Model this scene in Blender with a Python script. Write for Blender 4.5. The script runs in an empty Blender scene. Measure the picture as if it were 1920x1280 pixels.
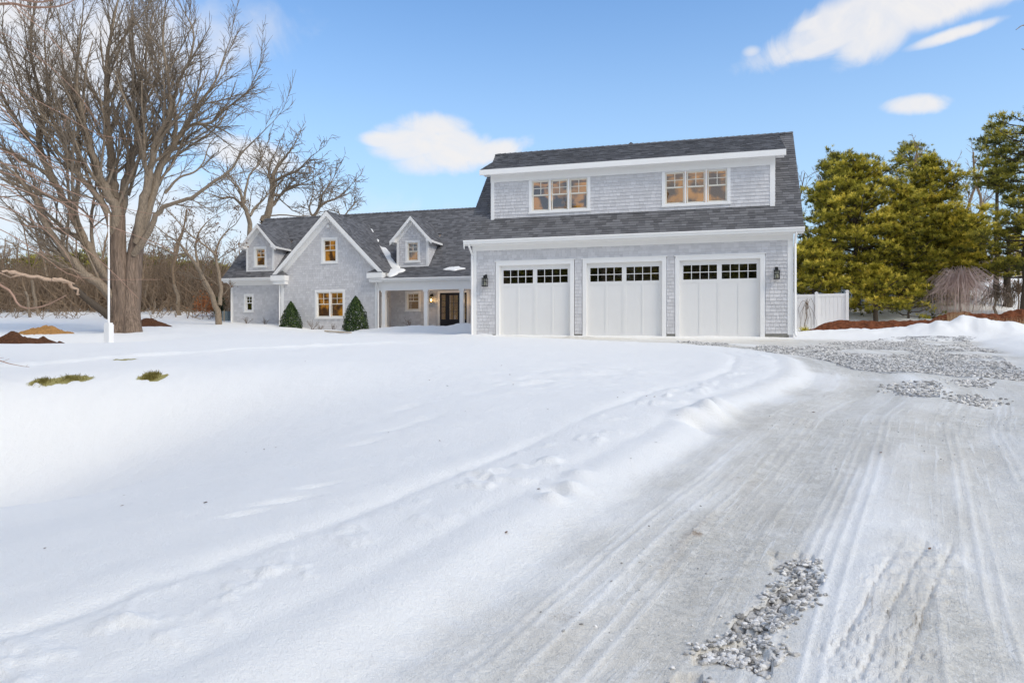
import bpy, math, random
import numpy as np
from mathutils import Vector, Matrix

random.seed(7); np.random.seed(7)
SC = bpy.context.scene
COL = SC.collection
F = 1350.0                       # focal length in photograph pixels (1920 wide)
TH = math.radians(16.3)          # camera turned left of the house's depth axis
cs, sn = math.cos(TH), math.sin(TH)

# ------------------------------------------------------------------ camera
cd = bpy.data.cameras.new('camera'); cam = bpy.data.objects.new('camera', cd); COL.objects.link(cam)
cd.sensor_width = 36; cd.lens = 36*F/1920; cd.shift_y = -0.0031
cd.clip_start = 0.05; cd.clip_end = 3000
cam.location = (0, 0, 0); cam.rotation_euler = (math.pi/2, 0, TH)
SC.camera = cam

# ------------------------------------------------------------------ light
EL, AZ = math.radians(42), math.radians(112)      # sun from the camera's side, a little to the right
SC.view_settings.view_transform = 'Standard'; SC.view_settings.look = 'None'
SC.view_settings.exposure = 0.68; SC.view_settings.gamma = 1
sd_ = bpy.data.lights.new('sun', 'SUN'); sun = bpy.data.objects.new('sun', sd_); COL.objects.link(sun)
sd_.energy = 1.2; sd_.angle = math.radians(24); sd_.color = (1, .885, .72)
SUNV = Vector((math.sin(AZ)*math.cos(EL), math.cos(AZ)*math.cos(EL), math.sin(EL)))
sun.rotation_euler = SUNV.to_track_quat('Z', 'Y').to_euler()

def cdir(px, py):
    u = (px-960)/F; v = (634-py)/F
    return Vector((-sn+u*cs, cs+u*sn, v))
def C(px, py, zc): return cdir(px, py)*zc
def WX(px, Y):
    d = cdir(px, 634); return d.x/d.y*Y
def WZ(px, py, Y):
    d = cdir(px, py); return d.z/d.y*Y
def AB(a, b): return (a*cs-b*sn, a*sn+b*cs)
def ab(x, y): return (x*cs+y*sn, -x*sn+y*cs)

W = bpy.data.worlds.new('World'); SC.world = W; W.use_nodes = True
nt = W.node_tree; nt.nodes.clear()
def N(nt, typ, **kw):
    n = nt.nodes.new(typ)
    for k, v in kw.items():
        if k == 'inp':
            for a, b in v.items(): n.inputs[a].default_value = b
        else: setattr(n, k, v)
    return n
def L(nt, a, b): nt.links.new(a, b)
def M(nt, op, a, b=None, c=None, clamp=False):
    n = nt.nodes.new('ShaderNodeMath'); n.operation = op; n.use_clamp = clamp
    for i, v in enumerate((a, b, c)):
        if v is None: continue
        if isinstance(v, (int, float)): n.inputs[i].default_value = v
        else: nt.links.new(v, n.inputs[i])
    return n.outputs[0]
def mixc(nt, fac, a, b, mode='MIX'):
    n = nt.nodes.new('ShaderNodeMix'); n.data_type = 'RGBA'; n.blend_type = mode
    for i, v in ((0, fac), (6, a), (7, b)):
        if isinstance(v, (int, float)): n.inputs[i].default_value = v
        elif isinstance(v, tuple): n.inputs[i].default_value = tuple(v)+((1,) if len(v) == 3 else ())
        else: nt.links.new(v, n.inputs[i])
    return n.outputs[2]
def smooth(nt, v, lo, hi):
    n = nt.nodes.new('ShaderNodeMapRange'); n.interpolation_type = 'SMOOTHSTEP'
    nt.links.new(v, n.inputs[0]); n.inputs[1].default_value = lo; n.inputs[2].default_value = hi
    return n.outputs[0]

def build_world():
    sky = N(nt, 'ShaderNodeTexSky', sky_type='NISHITA', sun_disc=False, sun_elevation=EL, sun_rotation=AZ,
            altitude=0, air_density=1.1, dust_density=1.2, ozone_density=2.2)
    tc = N(nt, 'ShaderNodeTexCoord'); D = tc.outputs['Generated']
    nz = N(nt, 'ShaderNodeTexNoise', inp={'Scale': 7.0, 'Detail': 5.0, 'Roughness': .55}); L(nt, D, nz.inputs['Vector'])
    nz2 = N(nt, 'ShaderNodeTexNoise', inp={'Scale': 16.0, 'Detail': 8.0, 'Roughness': .62, 'Distortion': .8}); L(nt, D, nz2.inputs['Vector'])
    wob = M(nt, 'ADD', M(nt, 'MULTIPLY', M(nt, 'SUBTRACT', nz.outputs[0], .5), 3.0), M(nt, 'MULTIPLY', M(nt, 'SUBTRACT', nz2.outputs[0], .5), 2.4))
    def dot(vec):
        n = nt.nodes.new('ShaderNodeVectorMath'); n.operation = 'DOT_PRODUCT'
        nt.links.new(D, n.inputs[0]); n.inputs[1].default_value = vec; return n.outputs['Value']
    best = None
    # each cloud: where it stands (a direction), half width, half height, tilt, softness
    clouds = [(800, 268, 100, 34, 0, .45), (845, 292, 88, 30, 8, .5), (810, 238, 62, 26, 0, .5), (925, 285, 62, 20, 14, .5), (725, 262, 50, 16, 0, .5),
              (1615, 28, 120, 34, 12, .5), (1700, 20, 200, 34, 8, .5), (1560, 78, 80, 16, 12, .5), (1640, 70, 60, 36, 30, .5), (1540, 40, 50, 13, 12, .5),
              (1785, 66, 58, 9, 8, .6), (1718, 196, 50, 15, -3, .5), (1410, 97, 11, 7, 0, 1.8),
              (465, 288, 90, 26, -5, .6), (120, 120, 260, 70, 20, .9), (40, 30, 240, 60, 0, .9),
              (150, 420, 520, 90, 0, 1.1), (560, 420, 200, 26, 0, 1.2)]
    for px, py, rw, rh, tilt, soft in clouds:
        d = cdir(px, py).normalized()
        r = Vector((d.y, -d.x, 0)).normalized(); u = r.cross(d)
        t = math.radians(tilt); r2 = r*math.cos(t)+u*math.sin(t); u2 = u*math.cos(t)-r*math.sin(t)
        k = F/ max(.5, cdir(px, py).normalized().dot(cdir(960, 634)))  # radians per pixel is about 1/F near the centre
        a = M(nt, 'DIVIDE', dot(r2), rw/F); b = M(nt, 'DIVIDE', dot(u2), rh/F)
        q = M(nt, 'ADD', M(nt, 'MULTIPLY', a, a), M(nt, 'MULTIPLY', b, b))
        front = M(nt, 'GREATER_THAN', dot(d), 0)
        v = M(nt, 'SUBTRACT', 1.0, M(nt, 'ADD', q, wob))
        v = M(nt, 'MULTIPLY', smooth(nt, v, -1.1*soft, 1.7*soft), front)
        best = v if best is None else M(nt, 'MAXIMUM', best, v)
    # clouds elsewhere round the sky, outside this view: added, and made heavier to whiten the ambient light
    sep = N(nt, 'ShaderNodeSeparateXYZ'); L(nt, D, sep.inputs[0])
    z = sep.outputs[2]
    big = N(nt, 'ShaderNodeTexNoise', inp={'Scale': 2.6, 'Detail': 6.0, 'Roughness': .55})
    L(nt, D, big.inputs['Vector'])
    behind = smooth(nt, dot(Vector((-sn, cs, 0))), .55, .25)
    gen = M(nt, 'MULTIPLY', M(nt, 'MULTIPLY', smooth(nt, big.outputs[0], .42, .56), behind), .9)
    best = M(nt, 'MAXIMUM', best, gen)
    # pale band low over the horizon
    low = M(nt, 'MULTIPLY', smooth(nt, z, .50, -.05), .80)
    skyc = mixc(nt, 1.0, sky.outputs[0], (.93, 1.20, 1.42), 'MULTIPLY')
    white = (5.6, 5.5, 5.5)
    c = mixc(nt, low, skyc, (4.0, 5.2, 6.3))
    wis = M(nt, 'ADD', .55, M(nt, 'MULTIPLY', nz2.outputs[0], .8), clamp=True)
    c = mixc(nt, M(nt, 'MULTIPLY', best, M(nt, 'MULTIPLY', wis, .97)), c, white)
    bg = N(nt, 'ShaderNodeBackground', inp={'Strength': .10}); L(nt, c, bg.inputs[0])
    out = N(nt, 'ShaderNodeOutputWorld'); L(nt, bg.outputs[0], out.inputs[0])
build_world()

# ------------------------------------------------------------------ materials
def mat(name, col, rough=.6, spec=.4, noise=None, bump=None, tint=0.0, coord='Object', metallic=0, emis=None):
    m = bpy.data.materials.new(name); m.use_nodes = True; t = m.node_tree
    b = t.nodes['Principled BSDF']
    b.inputs['Roughness'].default_value = rough; b.inputs['Specular IOR Level'].default_value = spec
    b.inputs['Metallic'].default_value = metallic
    geo = N(t, 'ShaderNodeNewGeometry'); c = None
    if noise:      # (scale, amount, stretch)
        mp = N(t, 'ShaderNodeMapping'); L(t, geo.outputs['Position'], mp.inputs[0])
        mp.inputs['Scale'].default_value = noise[2] if len(noise) > 2 else (1, 1, 1)
        nz = N(t, 'ShaderNodeTexNoise', inp={'Scale': noise[0], 'Detail': 6.0, 'Roughness': .6}); L(t, mp.outputs[0], nz.inputs['Vector'])
        f = M(t, 'ADD', 1.0, M(t, 'MULTIPLY', M(t, 'SUBTRACT', nz.outputs[0], .5), noise[1]*2))
        c = mixc(t, 1.0, tuple(col), f, 'MULTIPLY')
        if bump:
            bp = N(t, 'ShaderNodeBump', inp={'Strength': 1.0, 'Distance': bump}); L(t, nz.outputs[0], bp.inputs['Height']); L(t, bp.outputs[0], b.inputs['Normal'])
    if tint:
        at = N(t, 'ShaderNodeAttribute', attribute_name='tint')
        f = M(t, 'ADD', 1.0-tint, M(t, 'MULTIPLY', at.outputs['Fac'], 2*tint))
        c = mixc(t, 1.0, c if c is not None else tuple(col), f, 'MULTIPLY')
    if c is not None: L(t, c, b.inputs['Base Color'])
    else: b.inputs['Base Color'].default_value = tuple(col)+(1,)
    if emis:
        b.inputs['Emission Color'].default_value = tuple(emis[0])+(1,); b.inputs['Emission Strength'].default_value = emis[1]
    return m

MT = {}
MT['trim'] = mat('white_trim_paint', (.86, .85, .83), .45, .4, noise=(3, .035))
MT['door'] = mat('white_door_paint', (.79, .78, .76), .4, .4, noise=(2, .03))
MT['cream'] = mat('cream_sash_vinyl', (.80, .76, .66), .4)
MT['side'] = mat('grey_shingle_siding', (.64, .63, .635), .75, .25, noise=(5, .03), tint=.085)
MT['roof'] = mat('asphalt_shingle', (.145, .145, .152), .9, .25, noise=(60, .10), tint=.30)
MT['deckd'] = mat('roof_underlay', (.05, .05, .055), .9)
MT['conc'] = mat('foundation_concrete', (.27, .26, .23), .9, .2, noise=(7, .25), bump=.004)
MT['black'] = mat('black_metal', (.012, .012, .013), .45)
MT['bdoor'] = mat('black_door_paint', (.012, .014, .022), .3)
MT['vinyl'] = mat('white_vinyl', (.86, .85, .83), .35, .4, noise=(2, .02))
MT['wood'] = mat('raw_wood', (.42, .31, .18), .8, .2, noise=(12, .2))
MT['bark'] = mat('grey_brown_bark', (.29, .23, .17), .95, .1, noise=(9, .85, (3, 3, .6)), bump=.04)
MT['barkr'] = mat('pinkish_brown_bark', (.25, .185, .14), .95, .1, noise=(5, 1.15, (4, 4, .4)), bump=.10)
MT['barkd'] = mat('dark_bark', (.10, .08, .062), .95, .1, noise=(8, .4, (3, 3, .6)), bump=.02)
MT['twig'] = mat('twig_bark', (.22, .165, .12), .9, .1, noise=(3, .3))
MT['twigw'] = mat('woodland_twigs', (.27, .195, .13), .9, .1, noise=(.4, .35))
MT['twigr'] = mat('reddish_twigs', (.42, .27, .20), .9, .1, noise=(3, .3))
MT['weep'] = mat('pinkish_weeping_twigs', (.80, .62, .54), .9, .1, noise=(3, .25))
MT['pale'] = mat('splintered_pale_wood', (.52, .38, .28), .85, .1, noise=(14, .35, (1, 1, 1)), bump=.01)
MT['snow'] = mat('fresh_snow', (.88, .875, .85), .6, .2, noise=(4, .02), bump=.01)
MT['stone'] = mat('driveway_stone', (.54, .525, .50), .8, .3, noise=(30, .2), tint=.6)
MT['leafdead'] = mat('curled_dead_leaf', (.16, .085, .045), .8, .2, tint=.4)
MT['straw'] = mat('dry_hanging_grass', (.42, .27, .15), .8, .2, tint=.35)
MT['mulch'] = mat('bark_mulch', (.13, .062, .034), .95, .1, noise=(14, .95), bump=.12)
MT['mulcho'] = mat('orange_wood_chips', (.42, .23, .085), .9, .1, noise=(12, .7), bump=.08)
MT['util'] = mat('grey_green_utility_metal', (.23, .27, .26), .5)
MT['bulb'] = mat('lit_bulb', (1, .7, .3), .5, emis=((1, .55, .16), 9.0))
MT['dark'] = mat('unlit_room', (.22, .19, .165), .9, noise=(2.5, .6))
MT['tan'] = mat('lit_room_tan_wall', (.35, .24, .16), .9, noise=(1.4, .5), emis=((.8, .55, .38), .09))

def roomlit():
    m = bpy.data.materials.new('lit_room_wood_wall'); m.use_nodes = True; t = m.node_tree; b = t.nodes['Principled BSDF']
    geo = N(t, 'ShaderNodeNewGeometry')
    nz = N(t, 'ShaderNodeTexNoise', inp={'Scale': 1.7, 'Detail': 4.0}); L(t, geo.outputs['Position'], nz.inputs['Vector'])
    w = N(t, 'ShaderNodeTexVoronoi', inp={'Scale': 1.1}); L(t, geo.outputs['Position'], w.inputs['Vector'])
    f = M(t, 'MULTIPLY', smooth(t, nz.outputs[0], .42, .60), M(t, 'ADD', .5, w.outputs['Distance']))
    c = mixc(t, f, (.075, .035, .014), (.72, .33, .045))
    L(t, mixc(t, .55, c, (.02, .012, .006)), b.inputs['Base Color']); L(t, c, b.inputs['Emission Color']); b.inputs['Emission Strength'].default_value = .46
    return m
MT['room'] = roomlit()

def glass():
    m = bpy.data.materials.new('window_glass'); m.use_nodes = True; t = m.node_tree; t.nodes.clear()
    fr = N(t, 'ShaderNodeFresnel', inp={'IOR': 1.5})
    f = M(t, 'ADD', M(t, 'MULTIPLY', fr.outputs[0], 1.0), .05, clamp=True)
    g = N(t, 'ShaderNodeBsdfGlossy', inp={'Roughness': .01, 'Color': (1, 1, 1, 1)})
    tr = N(t, 'ShaderNodeBsdfTransparent', inp={'Color': (.78, .80, .78, 1)})
    geo = N(t, 'ShaderNodeNewGeometry')
    nz = N(t, 'ShaderNodeTexNoise', inp={'Scale': 3.0}); L(t, geo.outputs['Position'], nz.inputs['Vector'])
    bp = N(t, 'ShaderNodeBump', inp={'Strength': .5, 'Distance': .004}); L(t, nz.outputs[0], bp.inputs['Height']); L(t, bp.outputs[0], g.inputs['Normal'])
    mx = N(t, 'ShaderNodeMixShader'); L(t, f, mx.inputs[0]); L(t, tr.outputs[0], mx.inputs[1]); L(t, g.outputs[0], mx.inputs[2])
    o = N(t, 'ShaderNodeOutputMaterial'); L(t, mx.outputs[0], o.inputs[0]); return m
MT['glass'] = glass()

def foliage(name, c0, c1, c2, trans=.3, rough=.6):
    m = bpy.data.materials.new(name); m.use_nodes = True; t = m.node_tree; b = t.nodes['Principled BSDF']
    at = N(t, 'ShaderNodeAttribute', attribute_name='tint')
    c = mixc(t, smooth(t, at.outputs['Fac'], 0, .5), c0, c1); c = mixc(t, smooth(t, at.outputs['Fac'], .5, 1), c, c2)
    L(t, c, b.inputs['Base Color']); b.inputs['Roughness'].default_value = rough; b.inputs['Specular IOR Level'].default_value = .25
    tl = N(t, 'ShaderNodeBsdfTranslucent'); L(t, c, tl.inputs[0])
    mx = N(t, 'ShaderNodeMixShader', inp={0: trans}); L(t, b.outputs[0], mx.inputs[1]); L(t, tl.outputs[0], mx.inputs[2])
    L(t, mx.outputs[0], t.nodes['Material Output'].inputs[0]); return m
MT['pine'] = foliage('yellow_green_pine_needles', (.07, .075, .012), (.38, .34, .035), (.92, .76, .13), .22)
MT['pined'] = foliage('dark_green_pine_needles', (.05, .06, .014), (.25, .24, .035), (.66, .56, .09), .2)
MT['box'] = foliage('glossy_holly_leaves', (.012, .03, .008), (.045, .08, .016), (.20, .26, .07), .1, .3)
MT['grass'] = foliage('winter_lawn_grass', (.12, .10, .025), (.24, .20, .05), (.40, .34, .10))

def ground_mat():
    m = bpy.data.materials.new('snow_ice_and_gravel'); m.use_nodes = True; t = m.node_tree; b = t.nodes['Principled BSDF']
    geo = N(t, 'ShaderNodeNewGeometry'); P = geo.outputs['Position']
    A = N(t, 'ShaderNodeAttribute', attribute_name='maska'); B = N(t, 'ShaderNodeAttribute', attribute_name='maskb')
    sa = N(t, 'ShaderNodeSeparateColor'); L(t, A.outputs['Color'], sa.inputs[0])
    sb = N(t, 'ShaderNodeSeparateColor'); L(t, B.outputs['Color'], sb.inputs[0])
    ice, dirt, grav = sa.outputs[0], sa.outputs[1], sa.outputs[2]; soil, grass = sb.outputs[0], sb.outputs[1]
    n1 = N(t, 'ShaderNodeTexNoise', inp={'Scale': 5.0, 'Detail': 8.0, 'Roughness': .65}); L(t, P, n1.inputs['Vector'])
    n2 = N(t, 'ShaderNodeTexNoise', inp={'Scale': 45.0, 'Detail': 5.0, 'Roughness': .7}); L(t, P, n2.inputs['Vector'])
    n3 = N(t, 'ShaderNodeTexNoise', inp={'Scale': 1.1, 'Detail': 5.0}); L(t, P, n3.inputs['Vector'])
    snow = mixc(t, n1.outputs[0], (.865, .86, .83), (.90, .89, .855))
    icec = mixc(t, smooth(t, n1.outputs[0], .35, .65), (.635, .60, .52), (.775, .745, .675))
    icec = mixc(t, smooth(t, n2.outputs[0], .52, .68), icec, (.84, .83, .79))
    icec = mixc(t, M(t, 'MULTIPLY', smooth(t, n3.outputs[0], .48, .7), .5), icec, (.62, .565, .47))
    cv = N(t, 'ShaderNodeCombineXYZ'); L(t, M(t, 'MULTIPLY', A.outputs['Alpha'], 26.0), cv.inputs[0]); L(t, M(t, 'MULTIPLY', sb.outputs[2], 1.1), cv.inputs[1])
    n5 = N(t, 'ShaderNodeTexNoise', inp={'Scale': 1.0, 'Detail': 4.0, 'Roughness': .6}); L(t, cv.outputs[0], n5.inputs['Vector'])
    cv2 = N(t, 'ShaderNodeCombineXYZ'); L(t, M(t, 'MULTIPLY', A.outputs['Alpha'], 4.0), cv2.inputs[0]); L(t, M(t, 'MULTIPLY', sb.outputs[2], .55), cv2.inputs[1])
    n6 = N(t, 'ShaderNodeTexNoise', inp={'Scale': 1.0, 'Detail': 6.0, 'Roughness': .65}); L(t, cv2.outputs[0], n6.inputs['Vector'])
    icec = mixc(t, M(t, 'MULTIPLY', smooth(t, n5.outputs[0], .54, .64), M(t, 'MULTIPLY', smooth(t, n6.outputs[0], .40, .62), .75)), icec, (.86, .85, .81))
    icec = mixc(t, M(t, 'MULTIPLY', smooth(t, n6.outputs[0], .50, .36), .45), icec, (.57, .54, .475))
    n7 = N(t, 'ShaderNodeTexNoise', inp={'Scale': 22.0, 'Detail': 6.0, 'Roughness': .75}); L(t, P, n7.inputs['Vector'])
    icec = mixc(t, M(t, 'MULTIPLY', smooth(t, n7.outputs[0], .54, .66), .5), icec, (.87, .86, .83))
    icec = mixc(t, M(t, 'MULTIPLY', smooth(t, n7.outputs[0], .42, .34), .22), icec, (.50, .48, .43))
    ii = smooth(t, M(t, 'ADD', ice, M(t, 'ADD', M(t, 'MULTIPLY', M(t, 'SUBTRACT', n1.outputs[0], .5), .8), M(t, 'MULTIPLY', M(t, 'SUBTRACT', n2.outputs[0], .5), .4))), .1, .95)
    c = mixc(t, ii, snow, icec)
    dd = smooth(t, M(t, 'ADD', dirt, M(t, 'MULTIPLY', M(t, 'SUBTRACT', n2.outputs[0], .5), 1.1)), .35, 1.0)
    c = mixc(t, dd, c, (.36, .28, .20))
    v = N(t, 'ShaderNodeTexVoronoi', inp={'Scale': 17.0, 'Randomness': 1.0}); L(t, P, v.inputs['Vector'])
    sv = N(t, 'ShaderNodeSeparateColor'); L(t, v.outputs['Color'], sv.inputs[0])
    gc = mixc(t, sv.outputs[0], (.45, .44, .42), (.76, .75, .72))
    gc = mixc(t, smooth(t, v.outputs['Distance'], .42, .75), gc, (.16, .15, .14))
    gg = smooth(t, M(t, 'ADD', grav, M(t, 'MULTIPLY', M(t, 'SUBTRACT', n1.outputs[0], .5), 1.6)), .42, .62)
    c = mixc(t, gg, c, gc)
    sc = mixc(t, n1.outputs[0], (.10, .035, .012), (.30, .10, .035))
    c = mixc(t, smooth(t, M(t, 'ADD', soil, M(t, 'MULTIPLY', M(t, 'SUBTRACT', n1.outputs[0], .5), .7)), .42, .58), c, sc)
    gr = mixc(t, n2.outputs[0], (.24, .21, .06), (.46, .40, .14))
    c = mixc(t, smooth(t, M(t, 'ADD', grass, M(t, 'MULTIPLY', M(t, 'SUBTRACT', n2.outputs[0], .5), 1.0)), .45, .6), c, gr)
    L(t, c, b.inputs['Base Color'])
    L(t, M(t, 'SUBTRACT', .65, M(t, 'MULTIPLY', ii, .22)), b.inputs['Roughness']); b.inputs['Specular IOR Level'].default_value = .35
    h = M(t, 'ADD', M(t, 'MULTIPLY', n2.outputs[0], M(t, 'ADD', .010, M(t, 'MULTIPLY', ice, -.002))), M(t, 'MULTIPLY', n1.outputs[0], M(t, 'ADD', .014, M(t, 'MULTIPLY', ice, .008))))
    h = M(t, 'SUBTRACT', h, M(t, 'MULTIPLY', M(t, 'MULTIPLY', v.outputs['Distance'], gg), .03))
    h = M(t, 'ADD', h, M(t, 'MULTIPLY', M(t, 'MULTIPLY', smooth(t, n7.outputs[0], .5, .65), ice), .0035))
    h = M(t, 'ADD', h, M(t, 'MULTIPLY', M(t, 'MULTIPLY', smooth(t, n5.outputs[0], .5, .64), ice), .002))
    n4 = N(t, 'ShaderNodeTexNoise', inp={'Scale': 160.0, 'Detail': 3.0}); L(t, P, n4.inputs['Vector'])
    h = M(t, 'ADD', h, M(t, 'MULTIPLY', n4.outputs[0], .004))
    bp = N(t, 'ShaderNodeBump', inp={'Strength': 1.0, 'Distance': 1.0}); L(t, h, bp.inputs['Height']); L(t, bp.outputs[0], b.inputs['Normal'])
    return m
MT['ground'] = ground_mat()

# ------------------------------------------------------------------ mesh helpers
ORG = {}
def tag(o, label=None, cat=None, group=None, kind=None):
    if label: o['label'] = label
    if cat: o['category'] = cat
    if group: o['group'] = group
    if kind: o['kind'] = kind
    return o
def empty(name, loc, parent=None, **kw):
    o = bpy.data.objects.new(name, None); COL.objects.link(o); o.empty_display_size = .3
    loc = Vector(loc); ORG[o] = loc.copy()
    if parent: o.parent = parent; loc = loc-ORG[parent]
    o.location = loc; return tag(o, **kw)
class MB:
    def __init__(s): s.v = []; s.f = []; s.t = []
    def add(s, vs, fs, tint=.5):
        k = len(s.v); s.v += [tuple(p) for p in vs]; s.f += [tuple(i+k for i in f) for f in fs]; s.t += [tint]*len(fs); return s
    def box(s, x0, x1, y0, y1, z0, z1, tint=.5):
        if x0 > x1: x0, x1 = x1, x0
        if y0 > y1: y0, y1 = y1, y0
        if z0 > z1: z0, z1 = z1, z0
        s.add([(x0,y0,z0),(x1,y0,z0),(x1,y1,z0),(x0,y1,z0),(x0,y0,z1),(x1,y0,z1),(x1,y1,z1),(x0,y1,z1)],
              [(3,2,1,0),(4,5,6,7),(0,1,5,4),(1,2,6,5),(2,3,7,6),(3,0,4,7)], tint); return s
    def prism(s, pts, ext, tint=.5):
        n = len(pts); p = [Vector(q) for q in pts]; e = Vector(ext)
        s.add(p+[q+e for q in p], [tuple(range(n))[::-1], tuple(range(n, 2*n))]+[(i, (i+1) % n, (i+1) % n+n, i+n) for i in range(n)], tint); return s
    def tube(s, pts, r, n=8, cap=True, tint=.5):
        pts = [Vector(p) for p in pts]
        rs = r if isinstance(r, (list, tuple)) else [r]*len(pts)
        V = []; 
        for i, p in enumerate(pts):
            d = (pts[min(i+1, len(pts)-1)]-pts[max(i-1, 0)]).normalized()
            a = Vector((0, 0, 1)) if abs(d.z) < .9 else Vector((1, 0, 0))
            x = d.cross(a).normalized(); y = d.cross(x)
            for k in range(n):
                t = 2*math.pi*k/n; V.append(p+(x*math.cos(t)+y*math.sin(t))*rs[i])
        fs = [(i*n+k, i*n+(k+1) % n, (i+1)*n+(k+1) % n, (i+1)*n+k) for i in range(len(pts)-1) for k in range(n)]
        if cap: fs += [tuple(range(n)), tuple(range((len(pts)-1)*n, len(pts)*n))]
        s.add(V, fs, tint); return s
    def build(s, name, m, parent=None, origin=None, smooth_=False, **kw):
        return mesh_obj(name, np.array(s.v, dtype=float).reshape(-1, 3), s.f, m, parent, origin, np.array(s.t), smooth_, **kw)
def mesh_obj(name, V, Fc, m, parent=None, origin=None, tint=None, smooth_=False, **kw):
    if origin is None:
        lo, hi = V.min(0), V.max(0); origin = Vector(((lo[0]+hi[0])/2, (lo[1]+hi[1])/2, lo[2]))
    origin = Vector(origin); V = V-np.array(origin)
    me = bpy.data.meshes.new(name)
    if isinstance(Fc, np.ndarray):
        nf, k = Fc.shape
        me.vertices.add(len(V)); me.vertices.foreach_set('co', V.ravel().astype(np.float32))
        me.loops.add(nf*k); me.loops.foreach_set('vertex_index', Fc.ravel().astype(np.int32))
        me.polygons.add(nf); me.polygons.foreach_set('loop_start', np.arange(0, nf*k, k, dtype=np.int32))
        me.update(calc_edges=True)
    else:
        me.from_pydata(V.tolist(), [], Fc)
    if tint is not None:
        at = me.attributes.new('tint', 'FLOAT', 'FACE'); at.data.foreach_set('value', np.asarray(tint, dtype=np.float32))
    me.polygons.foreach_set('use_smooth', np.full(len(me.polygons), bool(smooth_)))
    me.materials.append(m)
    o = bpy.data.objects.new(name, me); COL.objects.link(o); ORG[o] = origin.copy()
    if parent: o.parent = parent; o.location = origin-ORG[parent]
    else: o.location = origin
    return tag(o, **kw)
def box_obj(name, m, parent, *b, **kw): return MB().box(*b).build(name, m, parent, **kw)

# branching tubes, batched by number of points and sides
class Tubes:
    def __init__(s): s.d = {}
    def add(s, pts, rad, sides):
        s.d.setdefault((len(pts), sides), []).append((pts, rad))
    def arrays(s):
        VV = []; FF = []; off = 0
        for (n, k), lst in s.d.items():
            P = np.array([[tuple(p) for p in a[0]] for a in lst]); R = np.array([a[1] for a in lst])
            Dv = np.empty_like(P); Dv[:, 1:-1] = P[:, 2:]-P[:, :-2]; Dv[:, 0] = P[:, 1]-P[:, 0]; Dv[:, -1] = P[:, -1]-P[:, -2]
            Dv /= np.linalg.norm(Dv, axis=2, keepdims=True)+1e-9
            ref = np.where(np.abs(Dv[:, :1, 2:3]) < .8, np.array([[[0, 0, 1.]]]), np.array([[[1., 0, 0]]]))
            X = np.cross(Dv, ref); X /= np.linalg.norm(X, axis=2, keepdims=True)+1e-9; Y = np.cross(Dv, X)
            t = np.arange(k)*2*np.pi/k
            V = P[:, :, None]+(X[:, :, None]*np.cos(t)[:, None]+Y[:, :, None]*np.sin(t)[:, None])*R[:, :, None, None]
            m = len(lst); VV.append(V.reshape(-1, 3))
            i = np.arange(n-1)[:, None]; j = np.arange(k)[None]
            q = np.stack([i*k+j, i*k+(j+1) % k, (i+1)*k+(j+1) % k, (i+1)*k+j], -1).reshape(-1, 4)
            FF.append((q[None]+(np.arange(m)*n*k)[:, None, None]).reshape(-1, 4)+off); off += m*n*k
        return np.concatenate(VV), np.concatenate(FF)
    def build(s, name, m, parent=None, **kw):
        V, Fc = s.arrays(); return mesh_obj(name, V, Fc, m, parent, smooth_=True, **kw)
def rv():
    return Vector((random.gauss(0, 1), random.gauss(0, 1), random.gauss(0, 1)))
def grow(T, p, d, Ln, r, lvl, P):
    n = P['n'][min(lvl, len(P['n'])-1)]; pts = [p]; step = Ln/(n-1); w = P.get('w', .16)*(1+.4*lvl)
    dirs = [d]
    for i in range(n-1):
        d = (d+rv()*w*.6+Vector((0, 0, P['up']))*step*.35).normalized()
        p = p+d*step; pts.append(p); dirs.append(d)
    rm = P['rmin']; tip = max(rm*.6, r*(.35 if lvl else .5))
    rad = [r+(tip-r)*i/(n-1) for i in range(n)]
    T.add(pts, rad, 7 if r > .12 else 5 if r > .05 else 3)
    if 'ends' in P and lvl >= P['max']-1: P['ends'].append((pts[-1], d))
    if lvl >= P['max']: return
    spawn(T, pts, rad, Ln, lvl, P)
def spawn(T, pts, rad, Ln, lvl, P):
    n = len(pts); nc = P['nc'][min(lvl, len(P['nc'])-1)]
    t0 = P.get('t0', .25)
    for k in range(nc):
        t = t0+(1-t0)*(k+random.random())/nc
        q = t*(n-1); i = min(int(q), n-2); f = q-i
        p = pts[i].lerp(pts[i+1], f); dd = (pts[i+1]-pts[i]).normalized()
        ax = dd.cross(rv()).normalized(); ang = math.radians(random.uniform(*P['ang']))
        nd = (Matrix.Rotation(ang, 3, ax) @ dd).normalized()
        r = (rad[i]*(1-f)+rad[i+1]*f)*random.uniform(.45, .7)
        ln = Ln*P['lf']*random.uniform(.6, 1.15)*(1.12-.55*t)
        if ln < P.get('lmin', .15): continue
        r = min(r, ln*.016+.004)
        grow(T, p, nd, ln, max(r, P['rmin']), lvl+1, P)
def rsmooth(pts, rad, m=3):
    # Catmull-Rom through hand-set limb points
    out = []; ro = []
    Q = [pts[0]*2-pts[1]]+list(pts)+[pts[-1]*2-pts[-2]]
    for i in range(len(pts)-1):
        a, b, c, d = Q[i:i+4]
        for k in range(m):
            t = k/m; out.append(.5*((2*b)+(c-a)*t+(2*a-5*b+4*c-d)*t*t+(-a+3*b-3*c+d)*t**3)); ro.append(rad[i]+(rad[i+1]-rad[i])*t)
    return out+[pts[-1]], ro+[rad[-1]]

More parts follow.
